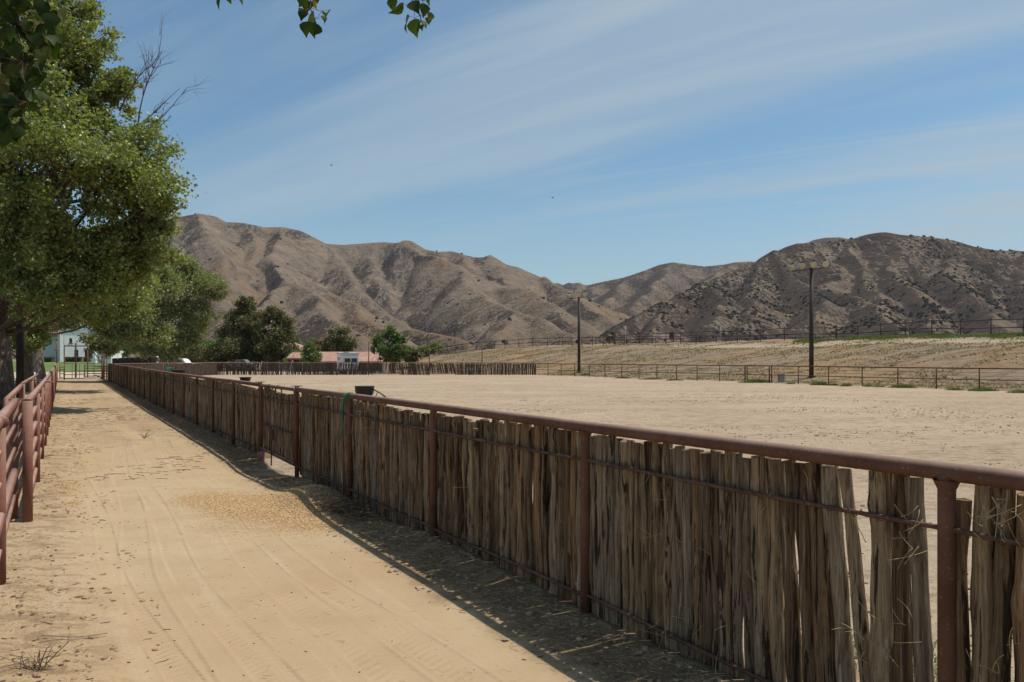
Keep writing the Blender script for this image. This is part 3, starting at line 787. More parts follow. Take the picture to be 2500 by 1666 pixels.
for fr in (.72, .45):
    for k in range(2):
        m = MB(); c = ga+FD*(L_*fr+.045*k)+U(1.235)
        m.tube([c+FN*(math.cos(a)*.05)+U(math.sin(a)*.085)+FD*(.012*math.sin(2*a)) for a in np.linspace(0, 6.28, 15)], .008, 6)
        obj('chain_loop', m, M['rod'], root)
m = MB(); c = ga+FD*(L_*.60)-FN*.04; m.tube([c+U(.66), c+U(.40), c+U(.0)], .011, 6); m.box((c.x-.03, c.y-.02, .42), (c.x+.03, c.y+.02, .60)); obj('drop_bolt', m, M['rod'], root)
m = MB(); b = fence_pt(Yg1)-FD*.17-FN*.02; m.tube([b+U(-.2), b+U(.14)], .06, 14); tag(obj('pipe_stub', m, M['redpipe'], None, tuple(b)), 'short red pipe stub in the dirt under the stick gate', 'pipe stub')

# green baling twine knotted on the top rail
m = MB(); c = fence_pt(PY[4]-.12)+U(TOPZ)
c = Vector(P(868, 962, PY[4]-.08)); c = fence_pt(PY[4])-FD*.03+U(TOPZ)
for k in range(7):
    ph = k*.9
    m.tube([c+FD*(.03*math.sin(ph+a*.2)+.02*k-.05)+FN*(math.cos(a)*.045)+U(math.sin(a)*.045) for a in np.linspace(0, 6.5, 11)], .0045, 5)
for k in range(6):
    pts = []; l = .22+.09*k if k < 5 else .55
    for j in range(12):
        t = j/11; pts.append(c+FD*(.06+.10*t+.04*math.sin(t*7+k*1.7)+.03*k*t)-FN*(.045+.02*math.sin(t*9+k))+U(.02-l*t+.05*math.sin(t*3.1)))
    m.tube(pts, .0042, 5)
tag(obj('twine', m, M['green'], None, tuple(c)), 'green baling twine knotted on the top rail of the stick fence', 'twine')

# hay strands caught in the near fence
m = MB()
def strand(mb, c, L, r=.0016, nn=6):
    d = Vector((rng.normal(), rng.normal()*.5, rng.normal())).normalized(); b = Vector((rng.normal(), rng.normal(), rng.normal()))*.25*L
    mb.tube([c+d*L*(t-.5)+b*(t-.5)**2 for t in np.linspace(0, 1, nn)], r, 4)
for cx_, cz, sx, sz, N in ((2225, 1300, 18, 38, 9), (2440, 1262, 40, 34, 20), (2140, 1540, 45, 50, 12), (1700, 1380, 180, 160, 22), (1560, 1560, 90, 40, 16), (2440, 1600, 40, 60, 8), (1130, 1100, 15, 60, 10), (880, 1075, 14, 60, 26)):
    for k in range(N):
        px = cx_+rng.normal()*sx; py = cz+max(-1.3, min(1.5, rng.normal()))*sz; Y = 6531/(px-149)-.03
        c = Vector(P(px, py, Y)); strand(m, c-FN*.02, .04+.12*rng.random(), .0009+.0007*rng.random())
tag(obj('straw', m, M['straw']), 'loose hay strands caught on the sticks and wire of the near fence', 'straw', kind='stuff')

# ---------------------------------------------------------------- back stick fence (across the far end of the arena)
cor = fence_pt(56.5)
BP = [Vector((cor.x, cor.y, 0)), Vector((-30.9, 68, 0)), Vector((XA(529, 79), 79, 0))]
BPX = [652, 738, 822, 900, 977, 1048, 1112, 1177, 1243, 1307]
BP += [Vector((XA(x, 79+.15*math.sin(x)), 79+.15*math.sin(x), 0)) for x in BPX]
root = thing('stick_fence', tuple(BP[0]), 'stick fence crossing the far end of the arena before the trees and trailer', 'fence', 'stick fence runs')
BH = 1.27
m = MB(); m.tube([p+U(BH+gz(p.y)) for p in BP], .036, 8); obj('top_rail', m, M['redpipe'], root)
m = MB(); m.tube([p+U(.14+gz(p.y)) for p in BP], .014, 6); obj('lower_rail', m, M['rod'], root)
m = MB(); m.tube([p+U(1.02+gz(p.y)) for p in BP], .014, 6); obj('upper_rail', m, M['rod'], root)
for i, p in enumerate(BP):
    m = MB(); m.tube([p+U(-.2), p+U(BH+gz(p.y)+.02)], .055 if i in (2, 4, 5, 6) else .04, 10); 
    if i in (2, 6): q = p+Vector((.35, 0, 0)); m.tube([q+U(-.2), q+U(BH+gz(p.y)+.02)], .045, 10)
    obj('post', m, M['redpipe'], root)
cnt = 0; rest = MB()
for i in range(len(BP)-1, 0, -1):
    a, b = BP[i-1], BP[i]; L_ = (b-a).length; u_ = (b-a).normalized(); s_ = .08
    gap = i in (len(BP)-5,)
    lean0 = -.14 if i in (8, 9) else (.1 if i == 6 else 0)
    while s_ < L_-.06:
        r = (.030+.03*rng.random())
        s_ += r
        p = a+u_*s_+Vector((0, -.04-.03*rng.random(), 0)); g = gz(p.y)
        z0 = .16 if i in (7, 9) else .02
        ln = lean0+rng.normal()*.025
        t = p+u_*ln+U(g+1.18+.05*rng.random()); f = p-u_*ln*.4+U(g+z0)
        if cnt < 100: m = MB(); stick(m, f, t, r, 6, 5, gnarl=1.6); obj('stick', m, M['stickfar'], root); cnt += 1
        else: stick(rest, f, t, r, 5, 4, gnarl=1.6)
        s_ += r+(.025+.05*rng.random() if rng.random() < .28 else .0)
tag(obj('stick', rest, M['stickfar'], root), kind='stuff')

# three bare tall posts standing along it
for px, py0, lab in ((900, 835, 'tall thin dark post behind the stick fence, right of the white trailer'), (1048, 838, 'tall thin dark post behind the stick fence, right of the bright green maple'), (1177, 842, 'tall thin dark post at the stick fence, near its right end, shortest of three')):
    Y = 78.8; zt = EYE-(py0-HY)/F*Y
    m = MB(); m.tube([(XA(px, Y), Y, 0), (XA(px, Y), Y, zt)], .045, 8); m.lathe([(.055, zt-.01), (.055, zt+.02), (.0, zt+.03)], (XA(px, Y), Y, 0), 8)
    tag(obj('post', m, M['farpipe'], None, (XA(px, Y), Y, 0)), lab, 'post', 'tall bare posts along the arena')

# ---------------------------------------------------------------- pipe and cable fence along the arena
PL = [(2.4,79),(13,60),(18.7,50.6),(23,43.8),(27,39.8),(31,35.5),(37,28)]
def on_pl(px):
    k = (px-CX)/F
    for (x0, y0), (x1, y1) in zip(PL[:-1], PL[1:]):
        den = (x1-x0)-k*(y1-y0)
        t = (k*y0-x0)/den
        if -.001 <= t <= 1.001: return Vector((x0+(x1-x0)*t, y0+(y1-y0)*t, 0))
pps = [1308,1338,1370,1403,1439,1477,1518,1560,1604,1652,1702,1757,1819,1878.5,1949,2023,2105,2192,2286,2391,2503,2640]
FP = [on_pl(x) for x in pps]
root = thing('pipe_fence', tuple(FP[0]), 'long rusty pipe fence with thin cables between arena sand and the grassy bank', 'fence', 'pipe rail fences')
H1 = 1.17
m = MB(); m.tube([p+U(H1+gz(p.y)) for p in FP], .035, 8); obj('top_rail', m, M['farpipe'], root)
m = MB(); m.tube([p+U(.56+gz(p.y)) for p in FP], .024, 8); obj('middle_rail', m, M['farpipe'], root)
for z in (.95, .76, .36, .17):
    m = MB()
    for a, b in zip(FP[:-1], FP[1:]):
        m.tube([a+U(z+gz(a.y)), (a+b)/2+U(z-.012+gz(a.y)), b+U(z+gz(b.y))], .008, 5)
    obj('cable', m, M['farpipe'], root)
for i, p in enumerate(FP):
    m = MB(); dbl = pps[i] in (1819, 1878.5)
    m.tube([p+U(-.2), p+U(H1+gz(p.y))], .048 if dbl else .034, 8)
    if dbl: q = p+Vector((.12, -.1, 0)); m.tube([q+U(-.2), q+U(H1+gz(p.y))], .04, 8)
    obj('post', m, M['farpipe'], root)

# ---------------------------------------------------------------- fences on top of the bank
def bank_fence(pts, h, label, zs, nm='pipe_fence', r=.038, mat='upipe'):
    pts = [Vector((XA(px, Y), Y, 0)) for px, Y in pts]
    pts = [p+U(zof(p.x, p.y)) for p in pts]
    root = thing(nm, tuple(pts[0]), label, 'fence', 'pipe rail fences')
    # walk posts every ~2.9 m
    ps = []
    for a, b in zip(pts[:-1], pts[1:]):
        k = max(1, round((b-a).length/3.1))
        ps += [a+(b-a)*(j/k) for j in range(k)]
    ps.append(pts[-1]); ps = [Vector((p.x, p.y, zof(p.x, p.y))) for p in ps]
    for i, p in enumerate(ps):
        m = MB(); m.tube([p+U(-.2), p+U(h)], r*1.25, 7); m.lathe([(r*1.5, h), (r*1.5, h+.04), (0, h+.07)], p, 7); obj('post', m, M[mat], root)
    for z in zs:
        m = MB(); m.tube([p+U(z) for p in ps], .040, 6); obj('rail', m, M[mat], root)
    return root
bank_fence([(2700, 56), (2500, 62), (2275, 69), (2043, 80)], 1.42, 'dark pipe fence on the grassy crest of the bank at the right edge', (1.34, .66))
bank_fence([(2041, 82), (1976, 86), (1800, 91), (1700, 96), (1560, 108), (1373, 126), (1200, 134), (1060, 142)], 1.40, 'dark pipe fence along the top of the bank, from the crest bend to far left', (1.32, .66))
bank_fence([(2300, 105), (2130, 108), (1990, 112), (1850, 118), (1640, 126), (1420, 140)], 1.5, 'thin dark pipe fence set farther back behind the crest', (1.4, .9, .45), r=.03)
bank_fence([(1140, 150), (1060, 158), (985, 165)], 2.2, 'farthest low grey fence at the left end of the bank beside green bushes', (2.0, 1.5, 1.0, .5), r=.03)
for px, Y, zt, lab, wd in ((1639, 108, 2.0, 'square rust brown panel fixed among the fences on top of the bank', .55),):
    x = XA(px, Y); z = zof(x, Y); m = MB(); m.box((x-wd/2, Y-.04, z+.55), (x+wd/2, Y+.04, z+1.55)); m.tube([(x+wd/2+.05, Y, z-.2), (x+wd/2+.05, Y, z+1.7)], .05, 8)
    tag(obj('panel', m, M['farpipe'], None, (x, Y, z)), lab, 'panel')
for px, Y, zt, lab in ((1527, 112, 2.6, 'pale grey post with a crossbar standing behind the bank fence near its middle'), (1760, 100, 1.9, 'slim grey post in the bank fence above the paired arena posts')):
    x = XA(px, Y); z = zof(x, Y); m = MB(); m.tube([(x, Y, z-.2), (x, Y, z+zt)], .05, 8); m.box((x-.02, Y-.03, z+zt*.62), (x+.25, Y+.03, z+zt*.66))
    tag(obj('post', m, M['lgrey'], None, (x, Y, z)), lab, 'post')

# ---------------------------------------------------------------- arena floodlights
def floodlight(parent_root, c, yaw, pitch, r=.245):
    from mathutils import Euler, Matrix
    rot = Euler((R(90)+pitch, 0, yaw)).to_matrix()        # local +Z is where the lamp looks
    m = MB(); m.lathe([(.0, -.42), (.07, -.42), (.09, -.30), (.12, -.24), (r*.82, -.10), (r*.98, .0), (r, .02), (r, .05), (r*.93, .05)], c, 22, 0, rot=rot)
    h = obj('floodlight', m, M['silver'], parent_root)
    m = MB(); m.lathe([(r*.93, .045), (r*.6, .075), (.0, .085)], c, 22, rot=rot); obj('lens', m, M['lens'], h)
    m = MB(); m.tube([Vector(c)+rot @ Vector((0, .1, -.30)), Vector(c)+rot @ Vector((0, .34, -.12)), Vector(c)+rot @ Vector((0, .30, .05))], .02, 6); m.box((c[0]-.06, c[1]+.02, c[2]+.18), (c[0]+.06, c[1]+.2, c[2]+.30)); obj('bracket', m, M['pole'], h)
def light_pole(px, Y, ztop, lamps, label, yaws, rp):
    x = XA(px, Y); z0 = zof(x, Y)
    root = thing('floodlight_pole', (x, Y, z0), label, 'light pole', 'arena floodlight poles')
    m = MB(); m.tube([(x, Y, z0-.3), (x, Y, z0+3), (x, Y, ztop)], [rp, rp*.93, rp*.72], 12); m.lathe([(rp*1.9, 0), (rp*1.9, .03), (rp*1.05, .04)], (x, Y, z0), 12); obj('pole', m, M['pole'], root)
    pts = [Vector(P(a, b, c)) for a, b, c in lamps]
    m = MB(); off = Vector((0, .12, -.25)); m.tube([pts[0]+off, pts[-1]+off], .032, 6); obj('crossbar', m, M['pole'], root)
    for p, (yw, pt) in zip(pts, yaws): floodlight(root, tuple(p), yw, pt)
    return root
light_pole(1981, 55.2, EYE+(877.6-655)/F*55.2, [(1934.5, 654, 56.6), (1958.5, 650.5, 55.9), (1986, 647, 55.0), (2015.5, 645, 54.2)],
           'nearer and taller dark light pole with four round floodlights, right part of the arena', [(R(22), R(28)), (R(20), R(26)), (R(4), R(22)), (R(-6), R(20))], .165)
light_pole(1413.5, 79.2, EYE+(877.6-724)/F*79.2, [(1390, 724, 80.4), (1401, 722, 79.8), (1413.5, 720.5, 79.0), (1427, 719.5, 78.4)],
           'farther smaller dark light pole with four floodlights at the arena corner', [(R(75), R(25)), (R(20), R(26)), (R(6), R(25)), (R(10), R(25))], .16)
m = MB(); x, Y = XA(1411, 79), 79.0; m.box((x-.22, Y-.22, 3.35), (x-.02, Y-.05, 3.75)); m.box((x-.30, Y-.20, 3.42), (x-.22, Y-.08, 3.62))
tag(obj('junction_box', m, M['pole'], None, (x, Y, 3.35)), 'small dark box fixed part way up the farther light pole', 'junction box')

# utility box at the arena edge
x, Y = XA(1908.5, 52.6), 52.6; z = zof(x, Y)
root = thing('utility_box', (x, Y, z), 'grey metal utility box on a slab left of the nearer light pole', 'utility box')
m = MB(); m.box((x-.22, Y-.18, z+.08), (x+.12, Y+.18, z+.62)); obj('cabinet', m, M['grey'], root)
m = MB(); m.box((x+.123, Y-.16, z+.10), (x+.20, Y+.14, z+.64)); obj('side_panel', m, M['lgrey'], root)
m = MB(); m.box((x-.40, Y-.28, z-.05), (x+.30, Y+.26, z+.075)); obj('slab', m, M['lgrey'], root)

# ---------------------------------------------------------------- muck cart and rubber tubs in the arena
Yc = 30.0; cx0 = XA(890, Yc); g = gz(Yc)
root = thing('wheelbarrow', (cx0, Yc, g), 'black wheelbarrow on the arena sand behind the fence by the green twine', 'wheelbarrow')
m = MB(); m.lathe([(.0, .28), (.27, .28), (.34, .36), (.37, .50), (.375, .64), (.39, .66), (.38, .675), (.35, .655), (.32, .38), (.0, .31)], (cx0, Yc, g), 26); obj('tub', m, M['black'], root)
m = MB()
for sy in (-.22, -.10): m.tube([(cx0+.28, Yc+sy, g+.60), (cx0+.62, Yc+sy, g+.42), (cx0+.86, Yc+sy, g+.24)], .018, 8)
m.tube([(cx0+.46, Yc-.22, g+.26), (cx0+.56, Yc-.22, g+.45)], .015, 6); m.tube([(cx0+.86, Yc-.22, g+.24), (cx0+.86, Yc-.10, g+.24)], .018, 8)
m.tube([(cx0-.25, Yc-.2, g+.26), (cx0+.6, Yc-.2, g+.03)], .018, 8); m.tube([(cx0-.25, Yc+.2, g+.26), (cx0+.6, Yc+.2, g+.03)], .018, 8)
obj('handle', m, M['black'], root)
from mathutils import Euler
for sy in (-.24, .24):
    m = MB(); m.lathe([(.04, -.03), (.13, -.03), (.15, 0), (.13, .03), (.04, .03)], (cx0-.05, Yc+sy, g+.15), 18, rot=Euler((R(90), 0, 0)).to_matrix()); obj('wheel', m, M['black'], root)
m = MB(); m.box((cx0+.1, Yc-.28, g), (cx0+.95, Yc+.28, g+.05)); obj('stand', m, M['black'], root)
def tub(px, Y, r, h, lab, lying=False):
    x = XA(px, Y); g = gz(Y); root_ = thing('rubber_tub', (x, Y, g), lab, 'tub', 'black rubber tubs in the arena')
    m = MB(); m.lathe([(.0, .0), (r*.82, .0), (r*.97, h-.04), (r*1.05, h-.03), (r*1.05, h), (r*.93, h), (r*.80, .05), (.0, .04)], (x, Y, g), 24); obj('bucket_wall', m, M['black'], root_); return root_, x, g
tub(599, 57, .42, .30, 'low black rubber tub on the sand beyond the stick gate')
r2, x2, g2 = tub(436, 60, .55, .80, 'large black rubber tub with teal rope, seen over the stick fence')
tub(358, 66, .60, .93, 'black rubber tub showing just its rim above the fence rail, leftmost of three')
m = MB(); c = Vector((x2-.62, 59.8, g2+.82))
for k in range(6): m.tube([c+Vector((.12*math.cos(a)*(1+.2*k), .05*math.sin(a), .05*math.sin(a*1.5+k)+.02*k)) for a in np.linspace(0, 6.3, 10)], .02, 5)
tag(obj('rope', m, M['teal'], None, tuple(c)), 'coil of teal rope on the rim of a black rubber tub', 'rope')

# ---------------------------------------------------------------- left lane fence
def left_pt(Y, off=0.0): return Vector((-.36-.5865*Y, Y, 0))-FN*off
def leftpx(px, off=0.0):                     # intersection of the image column with the fence line
    k = (px-CX)/F; x0 = -.36-FN.x*off; y0 = -FN.y*off
    Y = (x0+.5865*y0)/(k+.5865); return left_pt(0)*0+Vector((k*Y, Y, 0))
GR = 'left lane pipe fences'
root = thing('pipe_fence', tuple(left_pt(5.8)), 'nearest section of red pipe fence at the left frame edge, with thin and thick rails', 'fence', GR)
A, B = left_pt(3.2, .06), left_pt(8.35, .12)
for z, r, nm in ((1.285, .042, 'top_rail'), (1.04, .019, 'rail'), (.80, .019, 'rail'), (.555, .040, 'rail'), (.30, .019, 'rail')):
    m = MB(); m.tube([A+U(z), B+U(z)], r, 12); 
    if nm == 'top_rail': m.tube([left_pt(5.55, .06)+U(z), left_pt(5.60, .06)+U(z)], r*1.05, 12)
    obj(nm, m, M['redpipe'], root)
for Y, r, o in ((5.83, .040, .09), (8.32, .050, .14)):
    m = MB(); p = left_pt(Y, o); m.tube([p+U(-.3), p+U(1.27)], r, 14); obj('post', m, M['redpipe'], root)
root = thing('pipe_fence', tuple(left_pt(8.2)), 'long red pipe fence with five lower rails running down the left side of the lane', 'fence', GR)
Ys = [8.15]+[15.4+2.42*.8623*i for i in range(0, 22)]
Ysf = [8.15, 10.6, 13.0]+Ys[1:]
end = Ysf[-1]
for z, r in ((1.285, .040), (1.07, .033), (.86, .033), (.65, .033), (.44, .033), (.22, .033)):
    m = MB(); m.tube([left_pt(Y, -.0)+U(z+gz(Y)) for Y in Ysf], r, 10); obj('top_rail' if z > 1.2 else 'rail', m, M['redpipe'], root)
for i, Y in enumerate(Ysf):
    m = MB(); p = left_pt(Y, -.02 if i else -.0); g = gz(Y)
    m.tube([p+U(g-.3), p+U(g+(1.30 if i in (0, 3) else 1.27))], .048 if i in (0,) else .036, 12)
    obj('post', m, M['redpipe'], root)
p = left_pt(8.2, .06); m = MB(); m.box((p.x-.115, p.y-.035, 1.305), (p.x+.115, p.y+.035, 1.317), rz=.0); obj('cap_plate', m, M['redpipe'], root)
p = left_pt(15.4, .12); m = MB(); m.box((p.x-.16, p.y-.04, 1.32), (p.x+.10, p.y+.04, 1.335)); obj('cap_plate', m, M['redpipe'], root)
m = MB(); p = left_pt(15.2, -.0); m.tube([p+U(1.29)-FN*.1, p+U(1.30)+FN*.10, p+U(1.27)+FN*.17, p+U(1.0)+FN*.18, p+U(.9)+FN*.16], .018, 8); obj('latch', m, M['redpipe'], root)
# tall slim marker post in it
p = left_pt(59.5, 0); m = MB(); m.tube([p+U(0), p+U(3.4)], .05, 8); m.tube([p+U(2.45)+Vector((-.25, 0, 0)), p+U(2.45)+Vector((.25, 0, 0))], .03, 6)
tag(obj('post', m, M['redpipe'], None, tuple(p)), 'slim red post with short crossarm at the left pipe fence end', 'post')
root = thing('pipe_gate', tuple(left_pt(9, .3)), 'red pipe gate folded back close behind the left lane fence beside the big trunk', 'gate')
a, b = left_pt(8.7, .22), left_pt(13.6, .30)
m = MB(); m.tube([a+U(.25), a+U(1.28), b+U(1.28), b+U(.25), a+U(.25)], .038, 12); obj('frame', m, M['redpipe'], root)
for z in (1.03, .78, .52): m = MB(); m.tube([a+U(z), b+U(z)], .022, 8); obj('rail', m, M['redpipe'], root)
root = thing('pipe_fence', tuple(left_pt(14.2, .35)), 'short red pipe fence section behind the left lane fence, beyond the folded gate', 'fence', GR)
for Y in (14.4, 19.0, 24.0): 
    m = MB(); p = left_pt(Y, .32); m.tube([p+U(-.2), p+U(1.28)], .045, 10); obj('post', m, M['redpipe'], root)
for z in (1.28, .9, .5): m = MB(); m.tube([left_pt(14.4, .32)+U(z), left_pt(24, .32)+U(z)], .035, 10); obj('rail', m, M['redpipe'], root)

# ---------------------------------------------------------------- gates closing the far end of the lane
def pgate(pxa, pxb, Y, zs, label, verts, nm='pipe_gate', mat='redpipe', lo=.18, hi=1.25, r=.035, dy=0):
    a = Vector((XA(pxa, Y), Y, 0)); b = Vector((XA(pxb, Y+dy), Y+dy, 0)); g = gz(Y)
    root = thing(nm, tuple(a), label, 'gate', 'pipe gates at the end of the lane')
    m = MB(); m.tube([a+U(g+lo), a+U(g+hi), b+U(g+hi), b+U(g+lo), a+U(g+lo)], r, 8); obj('frame', m, M[mat], root)
    for z in zs: m = MB(); m.tube([a+U(g+z), b+U(g+z)], r*.75, 6); obj('rail', m, M[mat], root)
    for t in verts: m = MB(); q = a+(b-a)*t; m.tube([q+U(g+lo), q+U(g+hi)], r*.7, 6); obj('upright', m, M[mat], root)
    return root
pgate(146, 156, 60, (.5, .8, 1.0), 'narrow pipe panel at the left corner of the lane end', (), hi=1.27)
pgate(157, 205, 62, (.38, .62), 'wide red pipe gate closing the left part of the lane end, lawn behind', (.4, .78), lo=.08, hi=1.30)
pgate(207, 250, 61, (.3, .48, .68, .9, 1.08), 'red pipe gate with many rails on the right of the lane end', (.52,), lo=.2, hi=1.28)
pgate(251, 264, 58.5, (.3, .5, .7, .9, 1.1), 'short red ladder like pipe panel meeting the corner of the stick fence', (.33, .66), lo=.05, hi=1.3)
root = thing('gateway_frame', (XA(254, 62.5), 62.5, .12), 'tall dark red pipe frame with a crossbeam standing over the lane gates', 'gateway')
Yf = 62.5; zb = EYE+(877.6-845)/F*Yf
for px, zt, r in ((185, zb+.5, .075), (157, zb, .05), (214, zb+.2, .05)):
    m = MB(); Yp = Yf+(6 if px in (185, 214) else 0)
    m.tube([(XA(px, Yp), Yp, 0), (XA(px, Yp), Yp, EYE+(877.6-(842 if px == 157 else 838))/F*Yp)], r, 8); obj('post', m, M['darkwood'] if px == 185 else M['redpipe'], root)
for px in (249, 254, 261):
    m = MB(); m.tube([(XA(px, Yf), Yf, 0), (XA(px, Yf), Yf, zb)], .055 if px < 260 else .035, 8); obj('post', m, M['redpipe'], root)
m = MB(); m.tube([(XA(156, Yf), Yf, zb), (XA(258, Yf), Yf, zb)], .05, 8); obj('crossbeam', m, M['redpipe'], root)
m = MB(); m.tube([P(224, 852, Yf), P(247, 886, Yf)], .045, 8); m.tube([P(205, 852.5, Yf), P(232, 848, Yf)], .04, 8); obj('brace', m, M['redpipe'], root)

# ---------------------------------------------------------------- trees
def leaf_cloud(centers, radii, counts, size, seed, flat=.8, shell=.25, aspect=.75, loose=.0):
    """many small kite-shaped leaves gathered in sprays"""
    g = np.random.default_rng(seed); Ps = []; 
    for c, R_, k in zip(centers, radii, counts):
        v = g.normal(size=(k, 3)); v /= np.linalg.norm(v, axis=1)[:, None]
        rr = R_*(shell+(1-shell)*g.random(k))*g.random(k)**.22
        rr = rr*(1+loose*np.abs(g.normal(size=k))); p = np.array(c)+v*rr[:, None]*np.array([1, 1, flat]); Ps.append(p)
    Pp = np.concatenate(Ps); N = len(Pp)
    a = g.normal(size=(N, 3)); a[:, 2] = a[:, 2]*.8-.35; a /= np.linalg.norm(a, axis=1)[:, None]
    b = np.cross(a, g.normal(size=(N, 3))); b /= np.linalg.norm(b, axis=1)[:, None]
    nrm = np.cross(a, b); s = size*(.65+.7*g.random(N))[:, None]
    v0 = Pp; v1 = Pp+a*s*.45+b*s*aspect*.5; v2 = Pp+a*s; v3 = Pp+a*s*.45-b*s*aspect*.5+nrm*s*.12
    V = np.stack([v0, v1, v2, v3], 1).reshape(-1, 3)
    Q = np.arange(N*4).reshape(-1, 4)
    tone = np.repeat(g.random(N), 4)
    return V, Q, tone
def curve_pts(a, b, k, wig, g, sag=0.0):
    a, b = np.array(a, float), np.array(b, float); L = np.linalg.norm(b-a); out = []
    w = g.normal(size=3)*wig*L; w2 = g.normal(size=3)*wig*L*.5
    for i in range(k+1):
        t = i/k; out.append(tuple(a+(b-a)*t+w*math.sin(t*math.pi)+w2*math.sin(t*2*math.pi)+np.array([0, 0, sag*L*math.sin(t*math.pi)])))
    return out
def tree(name, base, trunk_r, clumps, leaf_n, leaf_size, leafmat, label, group, seed, trunk_top=.45, barkmat='bark', lean=(0, 0), sub=9, subr=.50, limbs=True, cat='tree', flat=.85, trunk_pts=None, bare=None):
    g = np.random.default_rng(seed)
    bx, by = base; bz = zof(bx, by)
    root = thing(name, (bx, by, bz), label, cat, group)
    cl = [(np.array(P(px, py, Y)), r) for px, py, Y, r in clumps]
    ztop = max(c[2] for c, r in cl); zt = bz+(ztop-bz)*trunk_top
    top = np.array([bx+lean[0], by+lean[1], zt])
    m = MB()
    tp = curve_pts((bx, by, bz-.3), top, 6, .012, g) if trunk_pts is None else trunk_pts
    rad = [trunk_r*(1.35 if i == 0 else 1.08 if i == 1 else 1-.09*i) for i in range(len(tp))]
    m.tube(tp, rad, 14); 
    obj('trunk', m, M[barkmat], root)
    C, Rr, K = [], [], []
    m = MB()
    for c, r in cl:
        # limb from the trunk out to the clump
        t = min(.98, max(.35, (c[2]-r*.8-bz)/(zt-bz)*.85)) if zt > bz else .5
        i = int(t*(len(tp)-1)); st = np.array(tp[i])
        if limbs and not (c[2]-bz < 5.5 and np.hypot(c[0]-bx, c[1]-by) > 3.6) and r > .75:
            lp = curve_pts(st, c, 6, .07, g, -.05); m.tube(lp, [trunk_r*(.21 if t > .5 else .13)*(1-.13*k) for k in range(7)], 6)
        for k in range(sub):
            v = g.normal(size=3); v /= np.linalg.norm(v); v[2] *= flat
            cc = c+v*r*(.2+.95*g.random()); rr_ = r*subr*(.5+.9*g.random())
            C.append(cc); Rr.append(rr_); K.append(rr_**2)
            if limbs: m.tube(curve_pts(c-(c-st)*.25*g.random(), cc, 3, .08, g), [trunk_r*.07, trunk_r*.05, trunk_r*.035, trunk_r*.02], 4)
    if limbs and m.v: obj('limbs', m, M[barkmat], root)
    if bare:
        for a, b, r0, k in bare:
            m = MB(); r0 *= .62
            a = np.array(P(*a)); b = np.array(P(*b)); a = a+(a-b)*.35; lp = curve_pts(a, b, 8, .03, g); m.tube(lp, [r0*(1-.1*i) for i in range(9)], 5)
            for j in range(k):
                t = .35+.6*g.random(); q = np.array(lp[int(t*8)]); d = (b-a)*(.20+.2*g.random())+g.normal(size=3)*np.linalg.norm(b-a)*.10
                e = q+d; m.tube(curve_pts(q, e, 3, .06, g), [r0*.42, r0*.32, r0*.22, r0*.14], 4)
                for _ in range(2): m.tube(curve_pts(q+d*.5, q+d*.5+d*.4+g.normal(size=3)*np.linalg.norm(d)*.2, 2, .05, g), [r0*.24, r0*.16, r0*.1], 3)
            obj('bare_branch', m, M['twig'], root)
    K = np.array(K); K = np.maximum((K/K.sum()*leaf_n).astype(int), 3)
    V, Q, tone = leaf_cloud(C, Rr, K, leaf_size, seed+1, loose=.28)
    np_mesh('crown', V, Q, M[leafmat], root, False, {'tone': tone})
    return root
GC = 'cottonwoods along the lane'
tree('cottonwood_tree', (-17.60, 26.0), .52, [
  (60,60,26,1.7),(150,100,25,1.5),(225,150,26,1.0),(245,120,27,.8),(100,230,24,2.0),(210,270,27,1.7),(265,215,26,.9),(325,350,26,1.2),(285,420,25,1.7),(350,480,26,1.1),(385,530,26,.6),(180,400,24,2.2),
  (60,420,25,2.2),(110,560,25,2.2),(250,560,26,1.8),(340,590,26,1.1),(200,670,26,1.5),(50,685,24,1.4),(290,680,27,1.1),(20,560,27,2.0),(-80,300,26,2.2),(-90,550,26,2.2),(-100,100,26,2),(120,725,25,1.0),(-10,160,25,1.8),(350,405,26,.9),(400,500,26,.75),(385,610,26.5,.95),(335,655,27,1.0),(300,205,26,.55),(415,555,26,.45),(30,-60,26,1.9),(120,0,26,1.3),(-60,760,26,1.4),(170,20,26,.9)],
  130000, .115, 'leafA', 'huge leafy cottonwood with a thick trunk at the left edge, nearest of the lane trees', GC, 21, .62, lean=(-.6, .3), sub=24, subr=.30,
  bare=[((195,130,26),(235,2,26),.05,6),((180,120,26),(200,50,26),.045,2),((315,240,26),(382,150,26),.05,9),((352,262,26),(395,125,26),.045,12),((370,280,26),(440,215,26),.04,5),((375,300,26),(455,218,26),.035,4),((395,305,26),(420,285,26),.03,3)])
tree('cottonwood_tree', (-24.7, 39.0), .42, [(150,712,40,1.5),(200,735,39,1.2),(250,700,40,1.6),(300,745,40,1.3),(300,665,39,1.6),(45,800,38,1.3),(80,835,38,.6),(20,760,40,1.9),(-40,700,39,2.2),(100,690,41,2.2),(200,665,41,1.8),(100,815,39,.7),(-50,820,39,1.4)],
  42000, .15, 'leafA', 'brown barked cottonwood behind the dark pole, second tree of the lane row', GC, 31, .6, sub=9)
tree('cottonwood_tree', (-33.9, 55.0), .46, [(190,750,55,1.3),(280,800,55,1.2),(140,775,54,1.0),(245,845,54,1.0),(330,800,55,2.0),(330,720,56,2.4),(265,750,56,1.9),(370,820,56,1.4),(110,760,56,1.8),(50,770,56,2.0),(390,690,57,1.6)],
  42000, .17, 'leafD', 'grey barked cottonwood with a pole beside its trunk, third tree of the lane row', GC, 41, .6, barkmat='barkpale', sub=9)
